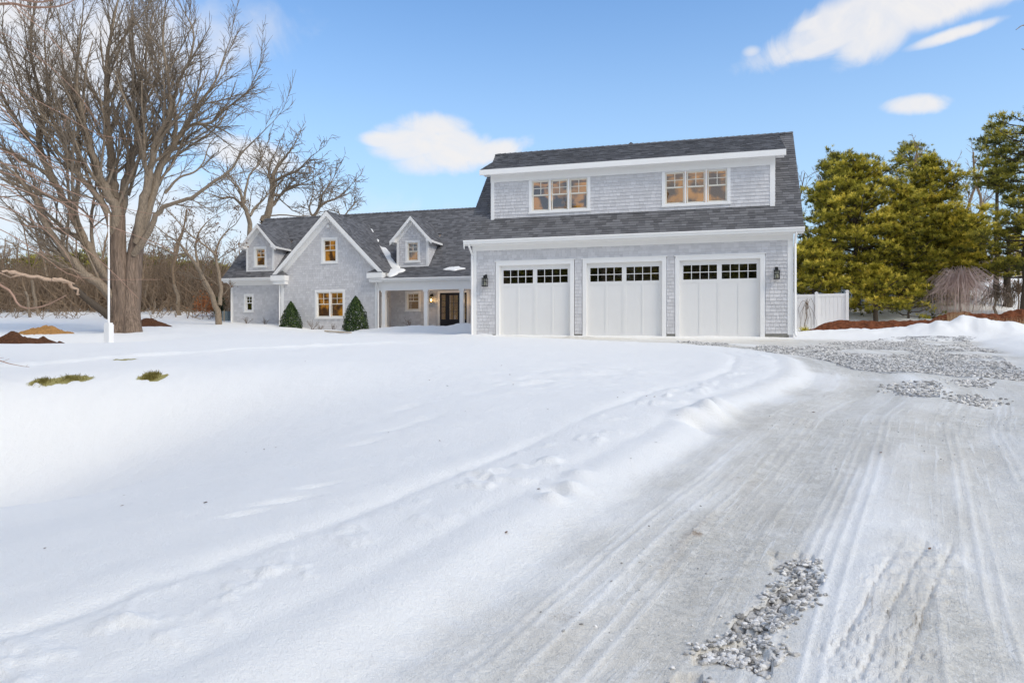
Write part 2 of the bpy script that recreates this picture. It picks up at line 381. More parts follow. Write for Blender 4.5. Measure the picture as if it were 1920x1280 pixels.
# value noise
_rs = np.random.RandomState(3); _G = _rs.rand(512, 512)
def vnoise(x, y):
    x = np.asarray(x, float)+1000.3; y = np.asarray(y, float)+1000.7
    xi = np.floor(x).astype(int); yi = np.floor(y).astype(int); fx = x-xi; fy = y-yi
    fx = fx*fx*(3-2*fx); fy = fy*fy*(3-2*fy)
    g = lambda a, b: _G[a & 511, b & 511]
    return (g(xi, yi)*(1-fx)+g(xi+1, yi)*fx)*(1-fy)+(g(xi, yi+1)*(1-fx)+g(xi+1, yi+1)*fx)*fy
def fbm(x, y, o=4, g=.5):
    s = 0; a = 1; tot = 0
    for k in range(o):
        s = s+a*(vnoise(x*2**k+17*k, y*2**k-9*k)-.5); tot += a; a *= g
    return s/tot*2
def sst(x, lo, hi):
    t = np.clip((x-lo)/(hi-lo), 0, 1); return t*t*(3-2*t)
# ------------------------------------------------------------------ ground
def G(px, py):
    t = (py-634)/F; b = 1.6/(t+.064); return ((px-960)/F*b, b)
def catmull(P, m=8):
    P = [Vector((p[0], p[1], 0)) for p in P]; o, _ = rsmooth(P, [0]*len(P), m); return np.array([(p.x, p.y) for p in o])
EDGE = catmull([(-4.2, -6), (-3.4, -1), (-2.2, 1.3), (-.87, 2.95), (.57, 5.5), (1.9, 7.8), (3.3, 10.2), (5.0, 12.6), (6.1, 15.2), (6.6, 17.4), (6.1, 19.4), (4.4, 21.6), (2.4, 23.3), (.9, 24.8), (-.5, 26.6), (-2, 30), (-2, 40)])
REDGE = catmull([(6.8, -6), (7.2, 4), (8.6, 9), (9.6, 12), (10.9, 15), (12.2, 17), (13.5, 20), (14.4, 22), (16.5, 25), (20, 30)])
def sdist(line, a, b):
    best = np.full(a.shape, 1e9); sg = np.ones(a.shape); al = np.zeros(a.shape); acc = 0
    for i in range(len(line)-1):
        p, q = line[i], line[i+1]; d = q-p; l2 = d@d
        t = np.clip(((a-p[0])*d[0]+(b-p[1])*d[1])/l2, 0, 1)
        ex = a-(p[0]+t*d[0]); ey = b-(p[1]+t*d[1]); dd = ex*ex+ey*ey
        m = dd < best; best[m] = dd[m]; cr = d[0]*ey-d[1]*ex
        sg[m] = np.where(cr[m] > 0, -1., 1.); al[m] = acc+t[m]*math.sqrt(l2); acc += math.sqrt(l2)
    return np.sqrt(best)*sg, al
def inpoly(poly, a, b):
    ins = np.zeros(a.shape, bool); n = len(poly); j = n-1
    for i in range(n):
        x1, y1 = poly[i]; x2, y2 = poly[j]
        c = ((y1 > b) != (y2 > b)) & (a < (x2-x1)*(b-y1)/((y2-y1) or 1e-9)+x1); ins ^= c; j = i
    return ins
def blob(a, b, ca, cb, ra, rb, rot=0):
    c, s = math.cos(rot), math.sin(rot); x = (a-ca)*c+(b-cb)*s; y = -(a-ca)*s+(b-cb)*c
    return np.exp(-((x/ra)**2+(y/rb)**2))
def px_blob(a, b, px, py, wpx, hpx, rot=0):
    ca, cb = G(px, py); w = wpx/F*cb; h = abs(G(px, py-hpx/2)[1]-G(px, py+hpx/2)[1]); return blob(a, b, ca, cb, w/2, h/2, rot)
BARE = [  # stony gap in the ice near the camera
    [G(*p) for p in [(1445, 1035), (1530, 1040), (1540, 1060), (1525, 1120), (1500, 1130), (1500, 1150), (1450, 1145), (1435, 1110), (1480, 1080)]],
    [G(*p) for p in [(1455, 1120), (1528, 1118), (1470, 1165), (1430, 1190), (1390, 1175), (1385, 1155), (1430, 1140)]],
    [G(*p) for p in [(1395, 1165), (1465, 1170), (1430, 1200), (1440, 1225), (1480, 1222), (1430, 1250), (1370, 1238), (1300, 1220), (1315, 1203), (1370, 1190), (1405, 1185)]],
    [G(*p) for p in [(1275, 1262), (1330, 1255), (1332, 1285), (1290, 1300), (1255, 1290)]]]
SIDEB = [  # stony patches further up
    [G(*p) for p in [(1660, 722), (1760, 718), (1760, 742), (1730, 747), (1680, 738)]],
    [G(*p) for p in [(1800, 742), (1850, 740), (1852, 760), (1815, 758)]],
    [G(*p) for p in [(1800, 712), (1845, 712), (1845, 722), (1805, 722)]]]
GFIELD = [G(*p) for p in [(1165, 641.5), (1240, 646), (1330, 652), (1450, 661), (1530, 672), (1600, 688), (1660, 697), (1740, 700), (1830, 705), (1920, 716), (2010, 730), (2010, 690), (1905, 690), (1880, 668), (1890, 652), (1900, 640), (1700, 636.5), (1560, 640), (1500, 651), (1380, 645), (1270, 640)]]
GRASSP = [(80, 716, 30, 7), (136, 710, 56, 9), (287, 704, 34, 8), (276, 711, 22, 7), (232, 674, 26, 2)]
GB = []      # centre and half sizes of the bare grass patches on the real surface
def fields(x, y):
    a, b = ab(x, y)
    s, al = sdist(EDGE, a, b); s2, al2 = sdist(REDGE, a, b)
    drive = sst(s, -.25, .25)*sst(-s2, -.3, .3)*sst(26.45-y, -.1, .5)
    plane = -1.6+.064*b
    z = np.where(b < 22, plane, 0)
    t = np.clip((b-21)/8, 0, 1); zz = -1.6+.064*21+.064*8*(t-t*t/2)   # eases to level near the house
    z = np.where(b < 21, plane, np.minimum(zz, -.0))
    z = np.where(b < -2, -1.728+.03*(b+2), z)
    z = z-np.maximum(zz.max()*0, 0)
    # land beyond: rising behind on both sides
    lf = sst(-a, 6, 14); rt = sst(a, 6, 13)
    hl = np.interp(b, [26, 32, 42, 60, 100, 400, 900], [0, .15, .8, 3.0, 6, 14, 20])
    hr = np.interp(b, [26, 32, 36, 40, 48, 60, 90, 400, 900], [0, .15, .45, 1.7, 4.0, 6.6, 10, 16, 20])
    hm = np.interp(b, [26, 50, 100, 400, 900], [0, .2, 3, 12, 20])
    z = z+np.maximum(np.maximum(hl*lf, hr*rt), hm)
    z = z-.5*sst(-a, 10.5, 15)*sst(b, 20.5, 24)*sst(-b, -29.5, -26.5)
    # hollow on the left of the lawn
    ca, cb, rot = -8.6, 9.4, math.radians(22)
    c_, s_ = math.cos(rot), math.sin(rot); u = (a-ca)*c_+(b-cb)*s_; v = -(a-ca)*s_+(b-cb)*c_
    hol = np.exp(-(np.where(u > 0, u/5.0, u/11.0))**2)*np.exp(-np.abs(np.where(v > 0, v/2.7, v/5.0))**np.where(v > 0, 2.8, 2.2))
    z = z-1.8*hol
    # small swelling on the hollow's floor
    z = z+.4*blob(a, b, -6.6, 7.6, 1.9, 1.3, rot)
    lawn = 1-drive
    z = z+lawn*(.10+.05*fbm(x*.22, y*.22, 3)+.016*fbm(x*1.1, y*1.1, 3)+.005*fbm(x*5, y*5, 3)+.012*np.clip(fbm(x*.9+5, y*2.1, 3), 0, 1)*sst(fbm(x*.2, y*.2, 2), -.1, .4))
    # plowed margin beside the drive: two soft grooves, lumps
    rag = s+.12*fbm(x*.9, y*.9, 3)
    near = sst(24-b, 0, 3)
    z = z+near*lawn*((-.022*np.exp(-((rag+1.35)/.09)**2)+.012*np.exp(-((rag+1.65)/.22)**2))*(.4+.6*sst(vnoise(al*.5, al*0), .2, .6))-.012*np.exp(-((rag+.45)/.10)**2)+.008*np.exp(-((rag+.75)/.2)**2))
    lump = np.clip(fbm(x*4.2, y*4.2, 4)-.10, 0, 1)
    z = z+near*lump*.10*np.exp(-((s+.95)/.4)**2)*(.4+.6*sst(fbm(x*.35, y*.35, 2), -.2, .3))
    for px, py, d in [(1045, 932, -.06), (1068, 925, .05), (1035, 945, .05), (1085, 900, .04), (1330, 785, .16), (1310, 800, -.14), (1350, 772, .10), (1290, 790, .09), (900, 905, -.02)]:
        z = z+d*px_blob(a, b, px, py, 46, 15, .3)
    # crusty patch on the lawn, old ski or foot marks
    cr = np.maximum(px_blob(a, b, 1120, 708, 330, 42), px_blob(a, b, 1000, 722, 200, 26))
    z = z+cr*(.06*fbm(x*1.7+3, y*3.5, 4))
    for px, py, w in [(770, 745, 70), (745, 780, 90), (690, 800, 80), (800, 770, 60), (540, 925, 110), (600, 895, 90), (460, 950, 80)]:
        z = z-.03*px_blob(a, b, px, py, w, 7, .45)
    # trodden path across the lawn towards the porch
    path = [G(*p) for p in [(-80, 700), (60, 692), (180, 682), (330, 672), (480, 662), (640, 653), (760, 648)]]
    pd, pal = sdist(np.array(path), a, b)
    z = z-.07*np.exp(-(pd/.28)**2)*(.55+.9*np.clip(fbm(x*1.1, y*1.1, 3)+.3, 0, 1))+.03*np.exp(-((np.abs(pd)-.5)/.2)**2)*(1+fbm(x*2, y*2, 2))
    # snow thrown up along the front of the house
    lf2 = fbm(x*.8, y*.8, 3)
    prof = np.interp(x, [-26, -22.5, -19.5, -17.5, -15.8, -14.2, -12.8, -11.0, -9.8, -8.9], [0, .05, .16, .26, .40, .46, .52, .46, .24, 0])
    z = z+prof*np.exp(-((y-32.4)/.85)**2)*(1+.45*lf2)+.10*prof*np.exp(-((y-30.9)/.4)**2)
    prof = np.interp(x, [-9.4, -8.8, -6.6, -5.4, -4.2, -3], [.05, .16, .13, .14, .05, 0])
    z = z+prof*np.exp(-((y-25.75)/.28)**2)*np.clip(.7+1.5*fbm(x*1.6, y*1.6, 3), 0, 2)
    # bank right of the garage
    prof = np.interp(x, [2.6, 3.6, 4.6, 6.3, 7.3, 8.5, 9.2, 9.9, 12, 16], [.12, .2, .26, .34, .56, .74, .62, .42, .4, .4])
    z = z+prof*np.exp(-(np.where(y < 28.6, (y-28.6)/1.35, (y-28.6)/1.1))**2)*(1+.28*fbm(x*1.1, y*1.1, 3)+.22*fbm(x*3.2, y*3.2, 4))
    z = z+.10*sst(s2, -.1, 1.0)*sst(24.5-b, 0, 2)*sst(b, 8, 13)*(1+.5*lf2)
    # the drive: ruts, tyre scrapes, frozen lumps
    dm = drive*sst(25-b, 0, 2)
    z = z+dm*(.02*fbm(x*.8, y*.8, 3)+.010*fbm(x*4, y*4, 3)+.003*fbm(x*12, y*12, 3)+.009*np.clip(fbm(x*6+9, y*6, 3)-.12, 0, 1))
    wob = .05*fbm(al*.25, al*0+3, 3)
    for k, s0 in enumerate([.50, .57, .64, .72, .80, .88, .97, 1.06, 1.3, 1.38, 1.55, 1.62, 1.69, 1.77, 1.85, 2.3, 2.37, 2.44, 2.52, 2.6, 2.9, 2.98, 3.06, 3.15, 3.24]):
        ph = sst(vnoise(al*.35+k*7, s*0+k), .35, .6)
        z = z+dm*ph*.007*np.exp(-((s+wob-s0)/.016)**2)
    z = z-dm*(.028*np.exp(-((s+wob-1.1)/.32)**2)+.028*np.exp(-((s+wob-2.8)/.32)**2))+dm*.028*np.exp(-((s-1.95)/.3)**2)
    # tread printed lengthwise at the right
    for p0, p1, wd in [((1600, 1290), (1745, 1000), .13), ((1680, 1290), (1790, 1000), .13), ((1560, 1240), (1690, 1020), .09)]:
        A0 = np.array(G(*p0)); A1 = np.array(G(*p1)); d = A1-A0; ln = math.hypot(*d); d = d/ln
        tt = (a-A0[0])*d[0]+(b-A0[1])*d[1]; q = -(a-A0[0])*d[1]+(b-A0[1])*d[0]+.02*fbm(tt*2, tt*0, 2)
        m_ = np.exp(-(q/wd)**4)*sst(tt, -.3, .2)*sst(ln-tt, -.1, .5)
        z = z+dm*m_*(.009*np.sign(np.sin(tt*2*np.pi/.062+np.sign(q)*1.3))*np.clip(np.abs(np.sin(tt*2*np.pi/.062)), 0, .8)-.010*np.exp(-(q/.012)**2))
    # masks
    nz = fbm(x*.9, y*.9, 4); nzs = fbm(s*2.6, al*.45, 3)
    ice = drive*np.clip(.78+.55*nzs+.25*nz-.38*np.exp(-((s+.3*nz-3.4)/.3)**2)*sst(9-b, 0, 3)-.42*np.exp(-((s+.3*nz-2.0)/.3)**2)*sst(9-b, 0, 3)-.15*px_blob(a, b, 1620, 960, 260, 90)-.25*px_blob(a, b, 1790, 1040, 40, 110), 0, 1)
    ice = ice*sst(s+.45*nz, -.6, .8)
    ice = np.maximum(ice, .35*np.exp(-((s+.2)/.3)**2)*near*sst(b, 5, 12))
    tr = 0
    for k, s0 in enumerate([.50, .57, .64, .72, .80, .88, .97, 1.06, 1.3, 1.38, 1.55, 1.62, 1.69, 1.77, 1.85, 2.3, 2.37, 2.44, 2.52, 2.6, 2.9, 2.98, 3.06, 3.15, 3.24]): tr = tr+sst(vnoise(al*.35+k*7, s*0+k), .35, .6)*np.exp(-((s+wob-s0)/.018)**2)
    ice = np.clip(ice-.26*tr*drive*sst(fbm(x*2.2, y*2.2, 3), -.35, .25), 0, 1)
    ice = ice+.22*drive*np.exp(-((s-1.1)/.4)**2)
    dirt = .46*drive*np.exp(-((s+.2*nz-.95)/.10)**2)*sst(vnoise(al*.9, al*0), .55, .8)+.45*drive*np.clip(nz-.2, 0, 1)
    for px, py, w, h in [(1130, 1105, 30, 14), (995, 1160, 20, 8), (1060, 1150, 90, 30), (1600, 890, 60, 10), (1310, 995, 24, 8), (1290, 955, 40, 10)]:
        dirt = dirt+.55*px_blob(a, b, px, py, w, h)
    gf = inpoly(GFIELD, a+.25*nz, b+.5*nz).astype(float)*sst(-s2, -.2, .5)
    grav = gf*(.56+.55*nz+.25*fbm(x*.35, y*1.0, 3))
    for pl in SIDEB: grav = np.maximum(grav, (.52+.5*nz)*inpoly(pl, a+.25*nz, b+.5*nz))
    for pl in BARE: grav = np.maximum(grav, (.62+.9*fbm(x*4.5, y*4.5, 3))*inpoly(pl, a+.10*fbm(x*5, y*5, 3), b+.14*fbm(x*5+7, y*5, 3)))
    for pl in BARE: z = z-.022*inpoly(pl, a+.10*fbm(x*5, y*5, 3), b+.14*fbm(x*5+7, y*5, 3))
    grav = np.maximum(grav, .9*px_blob(a, b, 1828, 611, 1, 1)*0)
    sx = x; soil = sst(sx, 5.2, 6.0)*sst(y, 31.5, 32.3)*(1-sst(y+.03*sx, 38.5, 39.3))
    gl = a*0
    for q in GB: gl = gl+blob(a, b, *q)*1.15
    gl = gl*(.72+2.4*fbm(x*3.0, y*5.5, 4))
    z = z-.02*gl
    # bare strip at the foot of the walls
    strip = sst(x, -28, -27.5)*sst(-x, 17.4, 17.8)*np.exp(-((y-33.95)/.22)**2)*sst(x, -23.4, -23.2)+sst(-x, 23.4, 23.7)*sst(x, -28, -27.6)*np.exp(-((y-35.7)/.2)**2)
    soil = np.maximum(soil, .5*strip)
    return z, (ice, dirt, grav), (soil, np.clip(gl*1.25, 0, 1), drive)
def gz(x, y):
    return float(fields(np.array([float(x)]), np.array([float(y)]))[0][0])
def gzc(px, zc):
    d = cdir(px, 634)*zc; return gz(d.x, d.y)

def hit(px, py):
    b = np.arange(2.0, 40, .02); a = (px-960)/F*b; x = a*cs-b*sn; y = a*sn+b*cs; zr = (634-py)/F*b
    i = int(np.argmax(fields(x, y)[0] >= zr)); return a[i], b[i]
for px, py, w, h in GRASSP:
    a0, b0 = hit(px, py); GB.append((a0, b0, w/F*b0*.72, max(.2, abs(hit(px, py-h/2)[1]-hit(px, py+h/2)[1])*.55), .35))
def build_ground():
    an = np.concatenate([np.arange(-180, -42, 4.6), np.arange(-42, 41.99, .13), np.arange(42, 180, 4.6)])*np.pi/180
    r = [.25, .6, 1.0, 1.4]
    while r[-1] < 3.0: r.append(r[-1]*1.03)
    while r[-1] < 48: r.append(r[-1]*1.0078)
    while r[-1] < 1500: r.append(r[-1]*1.05)
    r = np.array(r); R, A = np.meshgrid(r, an, indexing='ij')
    a = R*np.sin(A); b = R*np.cos(A); x = a*cs-b*sn; y = a*sn+b*cs
    z, m1, m2 = fields(x.ravel(), y.ravel())
    nr, na = R.shape; V = np.stack([x.ravel(), y.ravel(), z], 1)
    V = np.concatenate([V, [[0, 0, -1.66]]])
    i = np.arange(nr-1)[:, None]; j = np.arange(na)[None]; jn = (j+1) % na
    Fq = np.stack([i*na+j, i*na+jn, (i+1)*na+jn, (i+1)*na+j], -1).reshape(-1, 4)[:, ::-1]
    c = len(V)-1; j = np.arange(na); jn = (j+1) % na
    # vertex normals of the whole sheet, so the two pieces meet without a seam
    nrm = np.zeros_like(V); fn = np.cross(V[Fq[:, 2]]-V[Fq[:, 0]], V[Fq[:, 3]]-V[Fq[:, 1]])
    for k in range(4): 
        for d in range(3): nrm[:, d] += np.bincount(Fq[:, k], fn[:, d], len(V))
    nrm[c] = (0, 0, 1); nrm /= np.linalg.norm(nrm, axis=1, keepdims=True)+1e-12
    if nrm[:, 2].mean() < 0: Fq = Fq[:, ::-1]; nrm = -nrm
    dr = m2[2]; dr = np.append(dr, 0); isd = dr[Fq].mean(1) > .5
    ma = np.zeros((len(V), 4)); mb_ = np.zeros((len(V), 4))
    for k in range(3): ma[:-1, k] = m1[k]
    mb_[:-1, 0] = m2[0]; mb_[:-1, 1] = m2[1]
    sA, aA = sdist(EDGE, a.ravel(), b.ravel()); ma[:-1, 3] = sA; mb_[:-1, 2] = aA
    for name, sel in (('driveway', isd), ('ground', ~isd)):
        Fs = Fq[sel]; ids, inv = np.unique(Fs, return_inverse=True); Fs = inv.reshape(-1, 4); Vs = V[ids]
        o = mesh_obj(name, Vs, Fs, MT['ground'], None, (0, 0, 0), None, True, kind='structure')
        for nm, arr in (('maska', ma), ('maskb', mb_)):
            at = o.data.attributes.new(nm, 'FLOAT_COLOR', 'POINT'); at.data.foreach_set('color', arr[ids].ravel().astype(np.float32))
        o.data.normals_split_custom_set_from_vertices(nrm[ids].tolist())
build_ground()
# ------------------------------------------------------------------ house
YG, YU, YF, YM = 26.6, 27.05, 34.4, 36.0     # garage front, garage dormer, front gable, main wall planes
GX0, GX1 = -9.37, 2.34
H = empty('house', (-12, 33, 0), label='long grey shingled house with white trim, dark roof and three garage doors', cat='house')

def scan(poly, holes, v):
    xs = []; n = len(poly)
    for i in range(n):
        (u1, v1), (u2, v2) = poly[i], poly[(i+1) % n]
        if (v1 > v) != (v2 > v): xs.append(u1+(u2-u1)*(v-v1)/(v2-v1))
    xs.sort(); iv = [(xs[i], xs[i+1]) for i in range(0, len(xs)-1, 2)]
    for (a, b, c, d) in holes:
        if c <= v <= d:
            nv = []
            for (p, q) in iv:
                if b <= p or a >= q: nv.append((p, q)); continue
                if a > p: nv.append((p, a))
                if b < q: nv.append((b, q))
            iv = nv
    return iv
def shingles(name, parent, O, U, V, poly, holes, expo, wmin, wmax, th, m, gap=.004, var=.25):
    O, U, V = Vector(O), Vector(U).normalized(), Vector(V).normalized(); Nn = U.cross(V).normalized()
    v0 = min(p[1] for p in poly); v1 = max(p[1] for p in poly)
    verts = []; faces = []; tint = []; k = 0
    nrow = int(math.ceil((v1-v0)/expo-1e-6))
    for r in range(nrow):
        va = v0+r*expo; vb = min(va+expo*1.02, v1)
        ia = scan(poly, holes, va+.004); ib = scan(poly, holes, max(va+.005, min(vb-.004, v1-.002)))
        if len(ia) != len(ib): ib = ia = scan(poly, holes, (va+vb)/2)
        for (a0, a1), (b0, b1) in zip(ia, ib):
            lo, hi = max(a0, b0), min(a1, b1)
            if a1-a0 < .03: continue
            cuts = []; x = min(a0, b0)-random.random()*wmin
            while x < max(a1, b1): x += random.uniform(wmin, wmax); cuts.append(x)
            prev_a, prev_b = a0, b0
            for x in cuts+[1e9]:
                ca, cb = min(x, a1), min(x, b1)
                if x < a0+.02 or (x < 1e8 and (x > a1-.02)):
                    if x < 1e8: continue
                ca, cb = (a1, b1) if x > 1e8 else (x, min(max(x, b0), b1))
                if ca-prev_a > .01:
                    t = th*(1+random.uniform(-var, var)); dv = random.uniform(-.002, .002)
                    g = gap/2
                    p0 = O+U*(prev_a+g)+V*(va+dv); p1 = O+U*(ca-g)+V*(va+dv); p2 = O+U*(cb-g)+V*vb; p3 = O+U*(prev_b+g)+V*vb
                    verts += [p0, p1, p1+Nn*t, p0+Nn*t, p2+Nn*t*.15, p3+Nn*t*.15, p2, p3]
                    faces += [(k, k+1, k+2, k+3), (k+3, k+2, k+4, k+5), (k, k+3, k+5, k+7), (k+1, k+6, k+4, k+2)]
                    tint += [random.random()]*4; k += 8
                prev_a, prev_b = ca, cb
    if not verts: return None
    V_ = np.array([tuple(v) for v in verts]); return mesh_obj(name, V_, np.array(faces), m, parent, None, np.array(tint), kind='stuff')

def flatwall(O, U, V, poly, holes, th, name, m, parent, **kw):
    # wall slab in bands, leaving the openings open; th goes behind the face
    O, U, V = Vector(O), Vector(U).normalized(), Vector(V).normalized(); Nn = U.cross(V).normalized()
    ys = sorted(set([round(p[1], 4) for p in poly]+[round(min(max(h[i], min(p[1] for p in poly)), max(p[1] for p in poly)), 4) for h in holes for i in (2, 3)]))
    mb = MB()
    for a, b in zip(ys, ys[1:]):
        if b-a < 1e-3: continue
        ia = scan(poly, holes, a+1e-4); ib = scan(poly, holes, b-1e-4)
        if len(ia) != len(ib): continue
        for (p, q), (r, s) in zip(ia, ib):
            pts = [O+U*p+V*a, O+U*q+V*a, O+U*s+V*b, O+U*r+V*b]; mb.prism(pts, -Nn*th)
    return mb.build(name, m, parent, **kw)
def wall_front(Y, poly, holes, label=None, expo=.127, siding=True):
    w = flatwall((0, Y, 0), (1, 0, 0), (0, 0, 1), poly, holes, .14, 'wall', MT['side'], H, label=label)
    if siding: shingles('wall_shingles', w, (0, Y-.001, 0), (1, 0, 0), (0, 0, 1), poly, holes, expo, .10, .23, .022, MT['side'], .007, .08)
    return w

def window(x0, x1, z0, z1, Y, label, units=1, gap=.05, casing=.10, room='room', cream=True, px_units=None, head=None, mull=.0, depth=2.2):
    """outer sash bounds x0..x1, z0..z1 on plane Y; returns hole rect"""
    cz = head or casing; mb = MB()
    mb.box(x0-casing, x0, Y-.035, Y+.02, z0-.06, z1+cz); mb.box(x1, x1+casing, Y-.035, Y+.02, z0-.06, z1+cz)
    mb.box(x0, x1, Y-.037, Y+.02, z1, z1+cz); mb.box(x0-casing-.02, x1+casing+.02, Y-.06, Y+.02, z0-.06-.05, z0-.06); mb.box(x0, x1, Y-.034, Y+.02, z0-.06, z0)
    us = px_units or [(x0+(x1-x0-gap*(units-1))*i/units+gap*i, x0+(x1-x0-gap*(units-1))*(i+1)/units+gap*i) for i in range(units)]
    for (a, b) in zip(us, us[1:]): mb.box(a[1], b[0], Y-.030, Y+.05, z0, z1)
    # jamb liner
    mb.box(x0-.001, x0+.012, Y+.02, Y+.13, z0, z1); mb.box(x1-.012, x1+.001, Y+.02, Y+.13, z0, z1); mb.box(x0+.012, x1-.012, Y+.02, Y+.13, z1-.012, z1); mb.box(x0+.012, x1-.012, Y+.02, Y+.13, z0, z0+.012)
    w = mb.build('window', MT['trim'], H, label=label)
    sm = MT['cream'] if cream else MT['trim']; fr = .045; zm = (z0+z1)/2+.02*(z1-z0)
    for a, b in us:
        a += .014; b -= .014; up = MB(); lo = MB(); yu, yl = Y+.045, Y+.075
        za, zb = zm-.02, z1-.014
        for (mbx, p, q, y) in ((up, za, zb, yu), (lo, z0+.014, zm+.02, yl)):
            mbx.box(a, a+fr, y, y+.028, p, q); mbx.box(b-fr, b, y, y+.028, p, q); mbx.box(a+fr, b-fr, y+.001, y+.028, q-fr, q); mbx.box(a+fr, b-fr, y+.001, y+.028, p, p+fr)
        mc, mz = (a+b)/2, (za+zb)/2
        up.box(mc-.012, mc+.012, yu+.002, yu+.024, za+fr, zb-fr); up.box(a+fr, mc-.012, yu+.003, yu+.023, mz-.012, mz+.012); up.box(mc+.012, b-fr, yu+.003, yu+.023, mz-.012, mz+.012)
        up.build('sash', sm, w); lo.build('sash', sm, w)
        for (p, q) in ((a+fr, mc-.012), (mc+.012, b-fr)):
            for (r, s) in ((za+fr, mz-.012), (mz+.012, zb-fr)):
                MB().add([(p, yu+.014, r), (q, yu+.014, r), (q, yu+.014, s), (p, yu+.014, s)], [(0, 1, 2, 3)]) 
                box_obj('pane', MT['glass'], w, p, q, yu+.012, yu+.016, r, s)
        box_obj('pane', MT['glass'], w, a+fr, b-fr, yl+.012, yl+.016, z0+.014+fr, zm+.02-fr)
    rm = MB(); X0, X1, Z0, Z1, Y0, Y1 = x0-.5, x1+.5, z0-.4, z1+.3, Y+.16, Y+.16+depth
    if depth < 1.6: X0, X1, Z0, Z1 = x0-.4, x1+.4, z0-.25, z1+.08
    if room == 'dark': X0, X1, Z0, Z1 = x0-.1, x1+.1, z0-.1, z1+.1; Y1 = Y+1
    for q in ([(X0,Y1,Z0),(X1,Y1,Z0),(X1,Y1,Z1),(X0,Y1,Z1)], [(X0,Y0,Z0),(X0,Y1,Z0),(X0,Y1,Z1),(X0,Y0,Z1)], [(X1,Y1,Z0),(X1,Y0,Z0),(X1,Y0,Z1),(X1,Y1,Z1)],
              [(X0,Y0,Z0),(X1,Y0,Z0),(X1,Y1,Z0),(X0,Y1,Z0)], [(X0,Y1,Z1),(X1,Y1,Z1),(X1,Y0,Z1),(X0,Y0,Z1)]):
        rm.add(q, [(0, 1, 2, 3)])
    rm.build('room_interior', MT[room], w)
    return (x0-casing+.01, x1+casing-.01, z0-.06, z1+cz-.01)

# --- garage front with three doors
doors = []
for (i0, i1, o0, o1, ptop) in ((936.7, 1069.3, 931.3, 1075.2, 497.6), (1099.8, 1241.5, 1093, 1248, 490.3), (1274.3, 1425.6, 1267.4, 1433.5, 487.2)):
    doors.append((WX(i0, YG), WX(i1, YG)))
dz = 2.80
gholes = [(a-.17, b+.17, -.2, dz+.17) for a, b in doors]
zt = 3.42
wall_front(YG, [(GX0+.1, .16), (GX1-.1, .16), (GX1-.1, zt+.15), (GX0+.1, zt+.15)], gholes)
edges = [GX0+.03]+[v for a, b in doors for v in (a-.15, b+.15)]+[GX1-.03]
for i in range(0, 8, 2): box_obj('foundation', MT['conc'], H, edges[i], edges[i+1], YG+.015, YG+.2, -.35, .17)
dlab = ['left garage door beside the porch end', 'middle garage door', 'right garage door']
for di, (a, b) in enumerate(doors):
    mb = MB()
    mb.box(a-.15, a, YG-.03, YG+.16, -.06, dz+.15); mb.box(b, b+.15, YG-.03, YG+.16, -.06, dz+.15); mb.box(a, b, YG-.032, YG+.16, dz, dz+.15)
    mb.box(a-.19, b+.19, YG-.055, YG-.002, dz+.15, dz+.185)
    g = mb.build('garage_door', MT['trim'], H, label=dlab[di]); y = YG+.10; w = b-a
    X = lambda f: a+w*f
    # glazed top lights and four tall panels between stiles and rails
    zw0, zw1 = 2.10, 2.64; zp1 = 1.99; zp0 = .15
    cols = [(.040, .245), (.272, .475), (.525, .730), (.757, .962)]
    st = MB(); ztop = dz
    st.box(a, b, y, y+.05, zw1, ztop); st.box(a, b, y, y+.05, zp1, zw0); st.box(a, b, y, y+.05, -.05, zp0)
    for p, q, r, s in ((0, .040, -.05, 0), (.475, .525, 0, 0), (.962, 1, 0, 0)):
        st.box(X(p), X(q), y, y+.05, zp0, zp1); st.box(X(p), X(q), y, y+.05, zw0, zw1)
    for p, q in ((.245, .272), (.730, .757)): st.box(X(p), X(q), y, y+.05, zp0, zp1)
    st.box(X(.4985), X(.5015), y-.004, y, 0, dz-.02)
    for zz in (.62, 1.28): st.box(a, b, y+.0495, y+.052, zz, zz+.006)
    st.build('door_frame', MT['door'], g)
    for p, q in cols:
        MB().box(X(p), X(q), y+.012, y+.05, zp0, zp1).build('panel', MT['door'], g)
    for p, q in ((.040, .475), (.525, .962)):
        p2, q2 = X(p)+.012, X(q)-.012; mu = MB(); n = 4; bw = .022
        mu.box(p2-.012, q2+.012, y-.006, y+.03, zw1-.012, zw1); mu.box(p2-.012, q2+.012, y-.006, y+.03, zw0, zw0+.012)
        mu.box(p2-.012, p2, y-.006, y+.03, zw0+.012, zw1-.012); mu.box(q2, q2+.012, y-.006, y+.03, zw0+.012, zw1-.012)
        mz = (zw0+zw1)/2; pw = (q2-p2-bw*(n-1))/n
        for k in range(1, n): xk = p2+k*pw+(k-1)*bw; mu.box(xk, xk+bw, y-.003, y+.03, zw0+.012, zw1-.012)
        for k in range(n):
            xk = p2+k*(pw+bw); mu.box(xk, xk+pw, y-.002, y+.03, mz-bw/2, mz+bw/2)
            for r, s in ((zw0+.012, mz-bw/2), (mz+bw/2, zw1-.012)): box_obj('pane', MT['glass'], g, xk, xk+pw, y+.012, y+.016, r, s)
        mu.build('muntin', MT['trim'], g)
    rb = MB()
    rb.box(a+.02, b-.02, YG+2.2, YG+2.25, 1.2, 3.1); rb.box(a+.02, b-.02, YG+.2, YG+2.2, 3.1, 3.15); rb.box(a, a+.02, YG+.2, YG+2.2, 1.2, 3.1); rb.box(b-.02, b, YG+.2, YG+2.2, 1.2, 3.1)
    rb.build('garage_interior', MT['dark'], g)
    box_obj('door_seal', MT['black'], g, a, b, y-.006, y+.04, -.05, .012)
